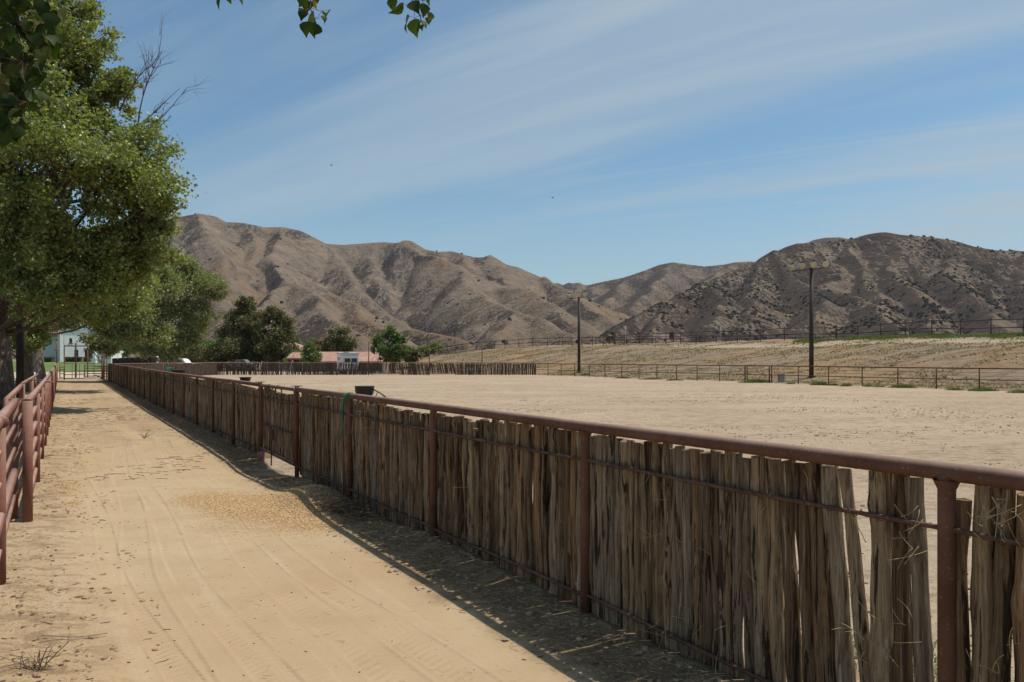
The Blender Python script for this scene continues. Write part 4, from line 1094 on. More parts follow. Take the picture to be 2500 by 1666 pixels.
tree('cottonwood_tree', (XA(398, 90), 90.0), .42, [(400,655,90,2.6),(450,650,90,2.2),(475,680,90,2.4),(510,690,90,1.7),(440,735,89,3.0),(370,735,90,2.8),(400,805,89,2.7),(470,785,90,2.5),(335,790,90,2.4),(425,845,89,1.9),(375,850,90,1.6),(350,680,90,2.3),(500,750,90,1.8),(525,715,90,1.1),(450,835,90,1.6),(330,840,90,1.6)],
  60000, .22, 'leafD', 'round grey green cottonwood with a pale trunk behind the far corner of the arena', 'trees beyond the arena', 51, .55, barkmat='barkpale', sub=10)
GB = 'trees beyond the arena'
tree('sycamore_tree', (XA(588, 115), 115.0), .35, [(595,742,115,1.4),(585,765,115,1.8),(605,785,115,2.0),(570,795,115,2.1),(600,822,114,2.5),(560,835,115,2.4),(590,860,114,2.7),(548,862,115,2.0),(630,845,115,2.1),(620,868,114,1.8),(540,880,115,1.5),(615,745,115,1.0)],
  42000, .23, 'leafS', 'tallest dark olive sycamore, left one of the dark pair behind the arena fence', GB, 61, .6, sub=9)
tree('sycamore_tree', (XA(664, 113), 113.0), .32, [(668,765,113,1.3),(690,785,113,1.6),(655,790,113,1.8),(700,812,113,1.7),(675,825,112,2.2),(645,835,113,1.9),(700,848,112,1.8),(665,862,112,1.8),(640,868,113,1.3),(690,870,112,1.3)],
  34000, .23, 'leafS', 'dark olive sycamore with a brownish crown, right one of the dark pair', GB, 62, .6, sub=9)
tree('young_tree', (XA(757, 95), 95.0), .12, [(757,848,95,.8),(750,862,95,.9),(765,865,95,.9),(757,878,94.6,.9),(747,880,95,.6),(770,878,95,.6),(757,838,95,.4)],
  7000, .16, 'leafG', 'small bright green bushy tree in front of the tiled roof', GB, 63, .6, sub=8)
tree('dark_tree', (XA(826, 140), 140.0), .3, [(812,825,140,1.7),(840,825,140,1.8),(826,845,140,2.2),(806,852,140,1.8),(850,850,140,1.6),(826,865,140,2),(800,868,140,1.4),(852,868,140,1.3)],
  14000, .30, 'leafS', 'dense dark grey green tree behind the roof above the white trailer', GB, 64, .6, sub=8)
tree('dark_tree', (XA(775, 145), 145.0), .25, [(770,836,145,1.4),(780,850,145,1.7),(765,862,145,1.5),(785,868,145,1.3)],
  6000, .30, 'leafB', 'brown tinged tree between the small bright tree and the dense dark tree', GB, 65, .6, sub=7)
tree('maple_tree', (XA(962, 92), 92.0), .11, [(955,812,92,.8),(945,828,92,1.1),(968,832,92,1.0),(925,848,92,.9),(950,850,92,1.3),(978,852,92,1.0),(990,848,92,.6),(940,868,92,.9),(965,868,91.8,1.1),(985,866,92,.6),(918,836,92,.4),(985,826,92,.5),(912,858,92,.3)],
  11000, .20, 'leafG', 'bright green maple with a thin trunk standing alone right of the tiled roof', GB, 66, .55, sub=8)
tree('bush', (XA(1003, 120), 120.0), .1, [(1000,862,120,1.5),(1012,866,120,1.1),(992,868,120,1.0)], 5000, .25, 'leafS', 'dull green bush just right of the bright maple', GB, 67, .5, limbs=False, cat='bush')
tree('bush', (XA(1040, 160), 160.0), .1, [(1042,852,160,1.6),(1055,850,160,1.5),(1065,846,160,1.2),(1032,856,160,1.2)], 5000, .3, 'leafD', 'green bush at the left end of the bank beside the low grey fence', GB, 68, .5, limbs=False, cat='bush')
tree('leafy_tree', (XA(520, 122), 122.0), .2, [(505,850,122,2.2),(525,868,122,1.9),(495,868,122,1.8),(535,850,122,1.4),(515,880,121,1.4)], 9000, .26, 'leafG', 'rounded deep green tree low on the left side of the sycamore pair', GB, 69, .5)
tree('leafy_tree', (XA(465, 112), 112.0), .2, [(450,850,112,1.9),(470,840,112,1.9),(488,855,112,1.5),(455,868,112,1.6),(478,872,112,1.4)], 9000, .24, 'leafB', 'brown and green tree above the white truck behind the arena', GB, 70, .5)
tree('leafy_tree', (XA(300, 125), 125.0), .25, [(255,838,105,1.1),(275,835,108,2.0),(305,840,120,2.4),(262,855,104,1.1),(228,828,104,.8),(330,845,120,2)], 14000, .22, 'leafG', 'fresh green tree hanging over the white building and the gateway frame', GB, 71, .5)
tree('leafy_tree', (XA(715, 150), 150.0), .2, [(712,835,150,1.8),(705,850,150,1.8),(722,846,150,1.4)], 5000, .3, 'leafG', 'green tree peeking out behind the right side of the sycamore pair', GB, 72, .5)
tree('bush', (XA(720, 105), 105.0), .08, [(715,872,105,.9),(728,874,105,.8),(705,878,105,.8),(735,880,105,.5)], 4000, .18, 'leafD', 'low grey green bush in front of the end of the tiled roof', GB, 73, .5, limbs=False, cat='bush')
tree('bush', (XA(930, 170), 170.0), .08, [(735,862,160,1.2),(900,868,170,.8),(918,868,170,1.0)], 2500, .25, 'leafG', 'pale green shrub tops just showing over the tiled roof ridge', GB, 74, .5, limbs=False, cat='bush')

# poles and trunks in the row behind the left fence
def upright(name, px, Y, r, ztop, mat, label, cat, z0=None, lean=0.0):
    x = XA(px, Y); z0 = zof(x, Y) if z0 is None else z0; m = MB()
    m.tube([(x, Y, z0-.3), (x+lean*.5, Y, (z0+ztop)/2), (x+lean, Y, ztop)], [r*1.05, r, r*.95], 14)
    tag(obj(name, m, M[mat], None, (x, Y, z0)), label, cat)
upright('wooden_pole', 49, 33.0, .145, 9.5, 'tilew', 'smooth black wooden pole between the two nearest trunks on the left', 'pole')
upright('wooden_pole', 101, 56, .095, 7.5, 'bark', 'slender grey brown pole just right of the third trunk on the left', 'pole')
upright('stake', 88, 45, .06, .98, 'lgrey', 'short pale leaning stake behind the left lane fence', 'stake', lean=-.10)
x, Y = XA(72, 60), 60
root = thing('stock_tank', (x, Y, .12), 'rounded pale grey tank standing between trunks left of the lane', 'tank')
m = MB(); m.lathe([(0, 0), (.32, 0), (.34, .1), (.34, .62), (.26, .80), (.10, .88), (0, .89)], (x, Y, .55), 18); obj('shell', m, M['white'], root)
m = MB(); m.box((x-.3, Y-.25, .1), (x-.2, Y+.25, .56)); m.box((x+.2, Y-.25, .1), (x+.3, Y+.25, .56)); obj('stand', m, M['grey'], root)

# ---------------------------------------------------------------- buildings
def wall_with_openings(mb, x0, x1, y, z0, z1, th, ops):
    """front wall in the XZ plane with real openings"""
    xs_ = sorted({x0, x1, *[o[0] for o in ops], *[o[1] for o in ops]})
    for a, b in zip(xs_[:-1], xs_[1:]):
        cuts = sorted([(o[2], o[3]) for o in ops if o[0] <= a+1e-6 and o[1] >= b-1e-6]); z = z0
        for c0, c1 in cuts:
            if c0 > z: mb.box((a, y, z), (b, y+th, c0))
            z = c1
        if z < z1: mb.box((a, y, z), (b, y+th, z1))
Yb = 136.0; xb = lambda px: XA(px, Yb); zb_ = lambda py: EYE-(py-HY)/F*Yb
root = thing('house', (xb(158), Yb, 1.3), 'white two storey house with a dark door beyond the lawn, half hidden by trees', 'house')
x0, x1 = xb(157), xb(226); zg = 1.25
ops = [(xb(174.8), xb(182), zb_(870.5), zb_(854)), (xb(193.5), xb(209.5), zg, zb_(856)), (xb(215.5), xb(219.5), zb_(870), zb_(857)), (xb(166), xb(171), zb_(838), zb_(826)), (xb(196), xb(203), zb_(838), zb_(824))]
m = MB(); wall_with_openings(m, x0, x1, Yb, zg-.5, zg+7.2, .25, ops)
m.box((x0, Yb+.25, zg-.5), (x0+.25, Yb+9, zg+7.2)); m.box((x1-.25, Yb+.25, zg-.5), (x1, Yb+9, zg+7.2)); m.box((x0+.25, Yb+8.75, zg-.5), (x1-.25, Yb+9, zg+7.2)); obj('wall', m, M['stucco'], root)
for i, (a, b, c, d) in enumerate(ops):
    if i == 1:
        m = MB(); m.box((a+.05, Yb+.12, c), (a+(b-a)*.45, Yb+.18, d-.05)); m.box((a+(b-a)*.47, Yb+.05, c), (b-.05, Yb+.11, d-.12)); dr = obj('door', m, M['darkwood'], root)
        m = MB(); m.tube([(b-.22, Yb+.0, c+1.05), (b-.22, Yb-.04, c+1.05), (b-.22, Yb-.04, c+1.2)], .02, 6); obj('handle', m, M['lgrey'], dr)
        m = MB(); m.box((a-.18, Yb-.06, d), (b+.12, Yb-.003, d+.15)); obj('lintel', m, M['darkwood'], root)
    else:
        m = MB(); fw = .09; m.box((a, Yb+.08, c), (a+fw, Yb+.15, d)); m.box((b-fw, Yb+.08, c), (b, Yb+.15, d)); m.box(((a+b)/2-.04, Yb+.08, c+fw), ((a+b)/2+.04, Yb+.15, d-fw)); m.box((a+fw, Yb+.08, d-fw), (b-fw, Yb+.15, d)); m.box((a+fw, Yb+.08, c), (b-fw, Yb+.15, c+fw)); wf = obj('window', m, M['darkwood'], root)
        m = MB(); m.box((a+.02, Yb+.155, c+.02), (b-.02, Yb+.17, d-.02)); obj('pane', m, M['glass'], wf)
        m = MB(); m.box((a-.12, Yb-.08, c-.12), (b+.12, Yb-.003, c-.02)); obj('sill', m, M['darkwood'], wf)
m = MB(); xm = (x0+x1)/2
m.add([(x0-.5, Yb-.5, zg+7.2), (x1+.5, Yb-.5, zg+7.2), (x1+.5, Yb+9.5, zg+7.2), (x0-.5, Yb+9.5, zg+7.2), (x0-.5, Yb+4.5, zg+8.8), (x1+.5, Yb+4.5, zg+8.8)], [(0, 1, 5, 4), (2, 3, 4, 5), (0, 4, 3), (1, 2, 5), (3, 2, 1, 0)], smooth=False); obj('roof', m, M['tile'], root)
root.rotation_euler.z = R(38); root.scale = (1.22, .8, 1)
root = thing('house', (xb(120), Yb-.5, 1.2), 'blue grey stucco wing in shade joined to the left of the white house', 'house')
m = MB(); m.box((xb(84), Yb+2.5, zg-.5), (xb(156.5), Yb+9, zg+4.6)); m.box((xb(151.5), Yb-1.2, zg-.5), (xb(156), Yb+2.49, zg+4.9)); obj('wall', m, M['greywall'], root)
m = MB(); m.box((xb(84)-.3, Yb+2.2, zg+4.605), (xb(156.5), Yb+9.3, zg+4.8)); obj('roof', m, M['tile'], root)
root = thing('shed', (xb(245), 128, 1.1), 'low white shed with a pale blue side behind the gateway frame', 'shed')
m = MB(); m.box((XA(233, 128), 128, .8), (XA(272, 128), 133, 3.3)); m.box((XA(226, 127), 127, .8), (XA(232, 127), 130, 3.5)); obj('wall', m, M['white'], root)
m = MB(); m.box((XA(231, 128), 127.7, 3.305), (XA(273, 128), 133.3, 3.45)); obj('roof', m, M['greywall'], root)
for a, b, lab in ((157, 196, 'long clipped green hedge below the window of the white house'), (203, 217, 'short clipped hedge just right of the dark house door'), (106, 126, 'clipped hedge in front of the blue grey wing, leftmost hedge')):
    Yh = Yb-2.2 if a != 106 else Yb-3; g_ = np.random.default_rng(a)
    xa_, xb__ = XA(a, Yh), XA(b, Yh); N = int(260*(xb__-xa_)); zg_ = 1.22
    q = np.stack([xa_+(xb__-xa_)*g_.random(N), Yh+1.0*g_.random(N), zg_+.85*g_.random(N)], 1); f = g_.integers(0, 3, N)
    q[f == 0, 1] = Yh+.1*g_.random((f == 0).sum()); q[f == 1, 2] = zg_+.80+.1*g_.random((f == 1).sum())
    V, Q, tone = leaf_cloud(q, np.full(N, .08), np.full(N, 3), .14, a); 
    r_ = thing('hedge', (xa_, Yh, zg_), lab, 'hedge', 'clipped hedges by the house')
    np_mesh('foliage', V, Q, M['hedge'], r_, False, {'tone': tone})
    m = MB(); m.box((xa_+.1, Yh+.15, zg_-.3), (xb__-.1, Yh+.9, zg_+.72)); obj('woody_core', m, M['twig'], r_)
# low white bench-like block in front of the hedge
x = XA(228, 125); m = MB(); m.box((x-.35, 125, 1.0), (x+.35, 125.5, 1.75)); m.box((x-.45, 124.9, 1.755), (x+.45, 125.6, 1.83)); 
tag(obj('block', m, M['white'], None, (x, 125, 1.0)), 'small white block on the lawn under the gateway brace', 'block')

# tiled stable roof behind the trailer
def gable_roof(mb, x0, x1, y0, y1, ze, zr, th=.18):
    ym = (y0+y1)/2
    mb.add([(x0, y0, ze), (x1, y0, ze), (x1, ym, zr), (x0, ym, zr), (x0, y1, ze), (x1, y1, ze),
            (x0, y0, ze-th), (x1, y0, ze-th), (x1, ym, zr-th), (x0, ym, zr-th), (x0, y1, ze-th), (x1, y1, ze-th)],
           [(0, 1, 2, 3), (3, 2, 5, 4), (7, 6, 9, 8), (8, 9, 10, 11), (0, 6, 7, 1), (4, 5, 11, 10), (0, 3, 9, 6), (3, 4, 10, 9), (1, 7, 8, 2), (2, 8, 11, 5)], smooth=False)
Ys_ = 104.0; z_ = lambda py, Y: EYE-(py-HY)/F*Y
root = thing('stable', (XA(800, Ys_), Ys_, .12), 'long low stable with a terracotta tiled roof behind the white trailer', 'stable')
m = MB(); gable_roof(m, XA(727, Ys_), XA(932, Ys_), Ys_, Ys_+13, z_(882.5, Ys_), z_(860, Ys_+6.5)+.05); obj('roof', m, M['tile'], root)
m = MB(); m.box((XA(732, Ys_), Ys_+1.0, 0), (XA(926, Ys_), Ys_+12, z_(883, Ys_)-.1)); obj('wall', m, M['tanwall'], root)
m = MB()
for px in (742, 800, 880, 915): m.box((XA(px, Ys_)-.5, Ys_+.93, .2), (XA(px, Ys_)+.5, Ys_+.995, 1.25))
obj('stall_opening', m, M['darkwood'], root)
root = thing('shed', (XA(738, 99), 99, .12), 'low tiled porch at the left end of the stable, dark underneath', 'shed')
m = MB(); gable_roof(m, XA(700, 99), XA(752, 99), 99.0, 104.0-.1, z_(874, 99), z_(861, 101.5)); obj('roof', m, M['tile'], root)
m = MB(); m.box((XA(708, 99), 100.5, 0), (XA(748, 99), 103.5, z_(874.5, 99)-.2)); obj('wall', m, M['darkwood'], root)
m = MB()
for px in (704, 727, 748): m.box((XA(px, 99)-.08, 99.2, 0), (XA(px, 99)+.08, 99.36, z_(875, 99)))
obj('post', m, M['darkwood'], root)
root = thing('house', (XA(712, 118), 118, .12), 'white walled house end with a sloping tiled gable roof behind the sycamores', 'house')
Yh = 118.; m = MB(); xa_, xr_ = XA(640, Yh), XA(722, Yh)
m.box((xa_, Yh, 0), (XA(709, Yh), Yh+9, z_(862, Yh))); obj('wall', m, M['stucco'], root)
m = MB()
p = [(XA(640, Yh), z_(815, Yh)), (XA(700, Yh), z_(841, Yh)), (XA(737, Yh), z_(855, Yh)), (XA(737, Yh), z_(857.5, Yh)), (XA(700, Yh), z_(844, Yh)), (XA(640, Yh), z_(818, Yh))]
m.add([(x, Yh-1, z) for x, z in p]+[(x, Yh+9, z) for x, z in p], [(0, 1, 2, 3, 4, 5)[::-1], (6, 7, 8, 9, 10, 11), (0, 6, 7, 1)[::-1], (1, 7, 8, 2)[::-1], (2, 8, 9, 3)[::-1], (3, 9, 10, 4)[::-1], (4, 10, 11, 5)[::-1]], smooth=False); obj('roof', m, M['tile'], root)
m = MB(); m.add([(XA(640, Yh), Yh+.2, z_(862, Yh)+.003), (XA(709, Yh), Yh+.2, z_(862, Yh)+.003), (XA(709, Yh), Yh+.2, z_(848, Yh)), (XA(700, Yh), Yh+.2, z_(845, Yh)), (XA(640, Yh), Yh+.2, z_(819, Yh))], [(0, 1, 2, 3, 4)], smooth=False); obj('gable_wall', m, M['stucco'], root)
m = MB(); m.box((XA(722, Yh), Yh, z_(880, Yh)), (XA(724.5, Yh), Yh+.2, z_(853, Yh))); m.box((XA(710, Yh), Yh+.5, z_(880, Yh)), (XA(722, Yh), Yh+.9, z_(857, Yh))); obj('porch', m, M['darkwood'], root)

# white horse trailer with its rear towards the arena
Yt = 86.0; xl, xr = XA(832, Yt), XA(875.5, Yt); g = gz(Yt); zt = z_(864, Yt); zb0 = g+.45
root = thing('horse_trailer', ((xl+xr)/2, Yt, g), 'white horse trailer with two dark rear windows parked behind the stick fence', 'trailer')
dx = 0.0
m = MB()
def tbox(mb, x0, x1, z0, z1, y0, y1, mi=0, sl=0.0):
    s0, s1 = dx*(y0-Yt)/5, dx*(y1-Yt)/5
    mb.add([(x0+s0, y0, z0), (x1+s0, y0, z0), (x1+s1, y1, z0), (x0+s1, y1, z0), (x0+s0, y0, z1), (x1+s0, y0, z1), (x1+s1, y1, z1+sl), (x0+s1, y1, z1+sl)], [(0,3,2,1),(4,5,6,7),(0,1,5,4),(1,2,6,5),(2,3,7,6),(3,0,4,7)], mi, smooth=False)
tbox(m, xl, xr, zb0, zt, Yt, Yt+5.2); obj('body', m, M['white'], root)
m = MB(); tbox(m, xl-.04, xr+.04, zt+.003, zt+.07, Yt-.06, Yt+5.3, sl=.1); m.box((xl+.5, Yt+1, zt+.08), (xl+1.0, Yt+1.5, zt+.2)); m.box((xl+.5, Yt+3, zt+.1), (xl+1.0, Yt+3.5, zt+.26)); obj('roof', m, M['lgrey'], root)
for a, b in ((842.5, 854.5), (859, 870.5)):
    xa_, xb__ = XA(a, Yt), XA(b, Yt); m = MB(); m.box((xa_-.05, Yt-.03, z_(884.5, Yt)-.05), (xb__+.05, Yt-.003, z_(876, Yt)+.06)); wf = obj('rear_window', m, M['grey'], root)
    m = MB(); m.box((xa_, Yt-.04, z_(884.5, Yt)), (xb__, Yt-.031, z_(876, Yt))); obj('pane', m, M['glass'], wf)
m = MB()
for px in (833, 839.5, 856.7, 873.5): m.tube([(XA(px, Yt), Yt-.03, zb0), (XA(px, Yt), Yt-.03, zt-.05)], .025, 6)
m.box((xl, Yt-.05, zb0-.08), (xr, Yt-.003, zb0+.1)); m.box((xl, Yt-.04, zt-.20), (xr, Yt-.003, zt-.12)); obj('rear_frame', m, M['lgrey'], root)
for k in range(3): m = MB(); s0 = dx*(1.0+k*1.4)/5; m.box((xl+s0-.035, Yt+1.0+k*1.4, zt-.75), (xl+s0-.003, Yt+1.55+k*1.4, zt-.35)); obj('side_window', m, M['glass'], root)
for xx, yy in ((xl+.12, 2.0), (xl+.12, 2.9), (xr-.28, 2.0), (xr-.28, 2.9)):
    m = MB(); m.lathe([(.0, -.1), (.22, -.1), (.36, -.09), (.37, 0), (.36, .09), (.22, .1), (0, .1)], (xx+.1+dx*yy/5, Yt+yy, g+.37), 18, rot=Euler((0, R(90), 0)).to_matrix()); obj('wheel', m, M['black'], root)
for px in (841.5, 857.5, 873): m = MB(); x = XA(px, Yt); m.box((x-.11, Yt-.06, g+.02), (x+.11, Yt+.05, g+.40)); obj('stand', m, M['black'], root)
# door ramp panel seen through the sticks
m = MB(); m.box((XA(860, Yt), Yt-.03, zb0+.1), (XA(872, Yt), Yt-.012, z_(888, Yt))); obj('door', m, M['greywall'], root)

root.rotation_euler.z = R(17)
# dark panelled livestock shed, white pickup with boom, dark vehicle
Yd = 100.0; xa_, xb__ = XA(273, Yd), XA(370, Yd); g = .12
root = thing('shed', (xa_, Yd, g), 'long low black panelled pen wall behind the far left corner of the arena', 'shed')
for k in range(7):
    a = xa_+(xb__-xa_)*k/7; b = xa_+(xb__-xa_)*(k+1)/7; m = MB(); za, zb2 = z_(875.3, Yd)+.22*k/7, z_(875.3, Yd)+.22*(k+1)/7
    m.add([(a+.03, Yd, g), (b-.03, Yd, g), (b-.03, Yd, zb2), (a+.03, Yd, za), (a+.03, Yd+.08, g), (b-.03, Yd+.08, g), (b-.03, Yd+.08, zb2), (a+.03, Yd+.08, za)], [(0,1,2,3),(5,4,7,6),(3,2,6,7),(0,3,7,4),(1,5,6,2)], smooth=False); obj('panel', m, M['tilew'], root)
m = MB(); m.box((xb__, Yd-.05, g), (XA(381, Yd), Yd+3, z_(872.3, Yd))); obj('end_wall', m, M['darkwood'], root)
m = MB(); m.box((xa_, Yd+.1, g), (xb__, Yd+3, g+1.6)); obj('back_wall', m, M['tilew'], root)
def pickup(px, Y, label, mat, sc=1.0, boom=False, flip=1):
    x = XA(px, Y); g = .14; root = thing('pickup_truck', (x, Y, g), label, 'truck')
    def prof(mb, pts, y0, y1, mi=0):
        k = len(pts); mb.add([(x+flip*a*sc, y0, g+b*sc) for a, b in pts]+[(x+flip*a*sc, y1, g+b*sc) for a, b in pts], [tuple(range(k))[::-1], tuple(range(k, 2*k))]+[(i, (i+1) % k, (i+1) % k+k, i+k) for i in range(k)], mi, smooth=False)
    m = MB(); prof(m, [(-2.6,.45),(-2.6,1.05),(-1.0,1.05),(-.75,1.12),(-.55,1.72),(-.3,1.84),(.75,1.84),(1.05,1.72),(1.55,1.18),(2.45,1.05),(2.65,.85),(2.65,.45),(2.2,.42),(-2.2,.42)], Y, Y+1.85*sc); obj('body', m, M[mat], root)
    for wx in (-1.65, 1.75):
        for yy in (.1, 1.75): m = MB(); m.lathe([(0, -.11), (.2, -.11), (.37, -.1), (.39, 0), (.37, .1), (.2, .11), (0, .11)], (x+flip*wx*sc, Y+yy*sc, g+.39), 18, rot=Euler((R(90), 0, 0)).to_matrix()); obj('wheel', m, M['black'], root)
    for a, b, c, d in ((-.5, 1.20, -.32, 1.70), (.02, 1.20, .08, 1.72)):
        m = MB(); x0, x1 = (-.50, .08) if a < 0 else (.14, .95)
        pts = [(x0+.03, 1.18), (x0+.18 if a < 0 else x0, 1.70), (x1 if a < 0 else x1-.12, 1.70), (x1 if a < 0 else x1+.30, 1.18)]
        prof(m, pts, Y-.012, Y-.003); obj('side_window', m, M['glass'], root)
    m = MB(); m.box((x-2.5*sc, Y-.02, g+.40), (x+2.5*sc, Y-.004, g+.50)); obj('sill', m, M['black'], root)
    if boom: m = MB(); m.tube([(x-flip*2.1, Y+.9, g+1.0), (x-flip*2.75, Y+.9, g+2.05)], .09, 8); m.tube([(x-flip*2.6, Y+.5, g+1.2), (x-flip*.8, Y+.5, g+1.4)], .06, 8); obj('boom', m, M['white'], root)
    return root
pickup(428, 98, 'white pickup truck with a short boom parked behind the far fence by the pale trunk', 'white', .92, True)
pickup(582, 108, 'dark pickup parked in the shade under the sycamore pair', 'grey', .85)
# white flat roof of a low cart beside the truck
x = XA(462, 92); root = thing('farm_cart', (x, 92, .12), 'low white cart top just right of the white truck', 'cart')
m = MB(); m.add([(x-1.1, 92, 1.33), (x+1.1, 92, 1.20), (x+1.1, 93.2, 1.20), (x-1.1, 93.2, 1.33), (x-1.1, 92, 1.25), (x+1.1, 92, 1.13), (x+1.1, 93.2, 1.13), (x-1.1, 93.2, 1.25)], [(0,1,2,3),(7,6,5,4),(0,4,5,1),(1,5,6,2),(2,6,7,3),(3,7,4,0)], smooth=False); obj('roof', m, M['white'], root)
m = MB(); m.box((x-.9, 92.1, .5), (x+.9, 93.1, .7)); [m.tube([(x+sx, 92.1+sy, .6), (x+sx, 92.1+sy, 1.24)], .03, 6) for sx in (-.9, .9) for sy in (.05, .95)]; obj('frame', m, M['grey'], root)
for sx in (-.6, .6): m = MB(); m.lathe([(0, -.08), (.3, -.07), (.32, 0), (.3, .07), (0, .08)], (x+sx, 92.1, .44), 14, rot=Euler((R(90), 0, 0)).to_matrix()); obj('wheel', m, M['black'], root)
x, Y = XA(489, 96), 96; root = thing('tractor', (x, Y, .12), 'small black tractor shape beside the brown and green tree', 'tractor')
m = MB(); m.box((x-.9, Y, .6), (x+.1, Y+.7, 1.2)); m.box((x+.1, Y-.1, .7), (x+.6, Y+.8, 1.0)); m.tube([(x+.5, Y+.3, 1.0), (x+.62, Y+.3, 1.6)], .12, 8); m.tube([(x-.1, Y+.1, 1.2), (x-.1, Y+.1, 2.1)], .03, 6); obj('body', m, M['black'], root)
for wx, wr in ((-.7, .34), (.45, .58)):
    m = MB(); m.lathe([(0, -.14), (wr*.9, -.13), (wr, 0), (wr*.9, .13), (0, .14)], (x+wx, Y-.15, .12+wr), 18, rot=Euler((R(90), 0, 0)).to_matrix()); obj('wheel', m, M['black'], root)

# ---------------------------------------------------------------- weeds along the arena edge and bank
def blades(c, w_, d_, h, N, seed, mat, name, label, group, cat='weed'):
    g = np.random.default_rng(seed); z = zof(c[0], c[1])
    b = np.stack([c[0]+w_*(g.random(N)-.5)*(.4+g.random(N)), c[1]+d_*(g.random(N)-.5), np.full(N, z-.01)], 1)
    hh = h*(.4+.8*g.random(N))*(1-.6*np.abs((b[:, 0]-c[0])/w_*1.4)**2).clip(.2, 1); v = g.normal(size=(N, 3))*.45; v[:, 2] = 1; tip = b+v*hh[:, None]
    s = g.normal(size=(N, 3)); s[:, 2] = 0; s /= np.linalg.norm(s, axis=1)[:, None]; s *= (.025+.02*g.random(N))[:, None]
    V = np.stack([b-s*.5, b+s*.5, (b+tip)/2+s*.6, tip], 1).reshape(-1, 3)
    r_ = thing(name, (c[0], c[1], z), label, cat, group)
    np_mesh('leaves', V, np.arange(N*4).reshape(-1, 4), M[mat], r_, False, {'tone': np.repeat(g.random(N), 4)})
WG = 'green weed tufts along the arena fence'
for i, (px, py, w_, h, lab) in enumerate(((1848, 935, 2.2, .42, 'widest low green weed patch, between the two paired fence posts'), (1930, 938, .6, .18, 'tiny weed tuft between the utility box and the nearer light pole'), (2001, 940, 1.1, .34, 'bright green weed clump just right of the nearer light pole'),
    (2034, 941, .8, .22, 'thin weed tuft at the first fence post right of the light pole'), (2065, 943, .7, .30, 'small upright weed second gap right of the light pole'), (2118, 944, .5, .28, 'single small weed at a fence post right of the light pole'), (2147, 945, .6, .16, 'flat small weed in the middle of a fence bay, right side'),
    (2203, 946, 1.5, .28, 'broad dark green weed patch at a fence post, right part of the arena'), (2330, 951, .8, .22, 'faint weed tuft between the last fence posts at the right'), (2398, 953, 1.5, .30, 'green weed patch at the rightmost visible fence post'), (2488, 957, 1.0, .26, 'weed patch cut by the right picture edge'),
    (1430, 918, 1.0, .2, 'low weeds right of the farther light pole'), (1520, 924, 1.4, .2, 'low weed patch at the fourth post right of the farther pole'), (1590, 927, 1.8, .2, 'flat weed strip at the middle of the arena pipe fence'), (1645, 930, 1.3, .22, 'low weed patch at a post in the middle of the pipe fence'))):
    Y = (EYE-.12)*F/(py-HY); blades((XA(px, Y), Y), w_*.85, .55, h*.72, int(380*w_), 300+i, 'weed', 'weed_tuft', lab, WG)
# grass strip on the crest
g = np.random.default_rng(77); N = 26000
s_ = -44+32*g.random(N); d_ = 25.5+.5*np.sin(s_*.2)+g.normal(size=N)*1.0
bx = 2.4+.862*d_-.506*s_; by = 79+.506*d_+.862*s_
keep = fbm(bx*.35, by*.35, 3, 7) > -.25; bx, by = bx[keep], by[keep]; N = len(bx)
b = np.stack([bx, by, base_h(bx, by)-.07], 1); v = g.normal(size=(N, 3))*.5; v[:, 2] = 1; tip = b+v*(.14+.22*g.random(N))[:, None]
s = g.normal(size=(N, 3)); s[:, 2] = 0; s *= .025
tag(np_mesh('grass', np.stack([b-s, b+s, (b+tip)/2+s, tip], 1).reshape(-1, 3), np.arange(N*4).reshape(-1, 4), M['weed'], None, False, {'tone': np.repeat(g.random(N)*.8, 4)}), 'green grass strip along the crest of the bank at the right', 'grass', kind='stuff')
# dry grass tufts on the bank
M['drygrass'] = mat_leaf('dry_grass', (.17, .12, .07), (.33, .245, .15), (.12, .13, .05), .2, .8, .1)
g = np.random.default_rng(78); N = 110000
s_ = -50+120*g.random(N); d_ = 1.5+24*g.random(N); bx = 2.4+.862*d_-.506*s_; by = 79+.506*d_+.862*s_
keep = (fbm(bx*.3, by*.7, 4, 17) > -.15+.3*g.random(N)) & (by > 35) & (np.abs(bx/by) < .75); bx, by = bx[keep], by[keep]; N = len(bx)
b = np.stack([bx, by, base_h(bx, by)-.08], 1); v = g.normal(size=(N, 3))*.9; v[:, 2] = 1; tip = b+v*(.04+.11*g.random(N))[:, None]
s = g.normal(size=(N, 3)); s[:, 2] = 0; s *= .03
tag(np_mesh('dry_grass', np.stack([b-s, b+s, (b+tip)/2+s, tip], 1).reshape(-1, 3), np.arange(N*4).reshape(-1, 4), M['drygrass'], None, False, {'tone': np.repeat(g.random(N), 4)}), 'tufts of dry straw coloured grass over the face of the bank', 'dry grass', kind='stuff')
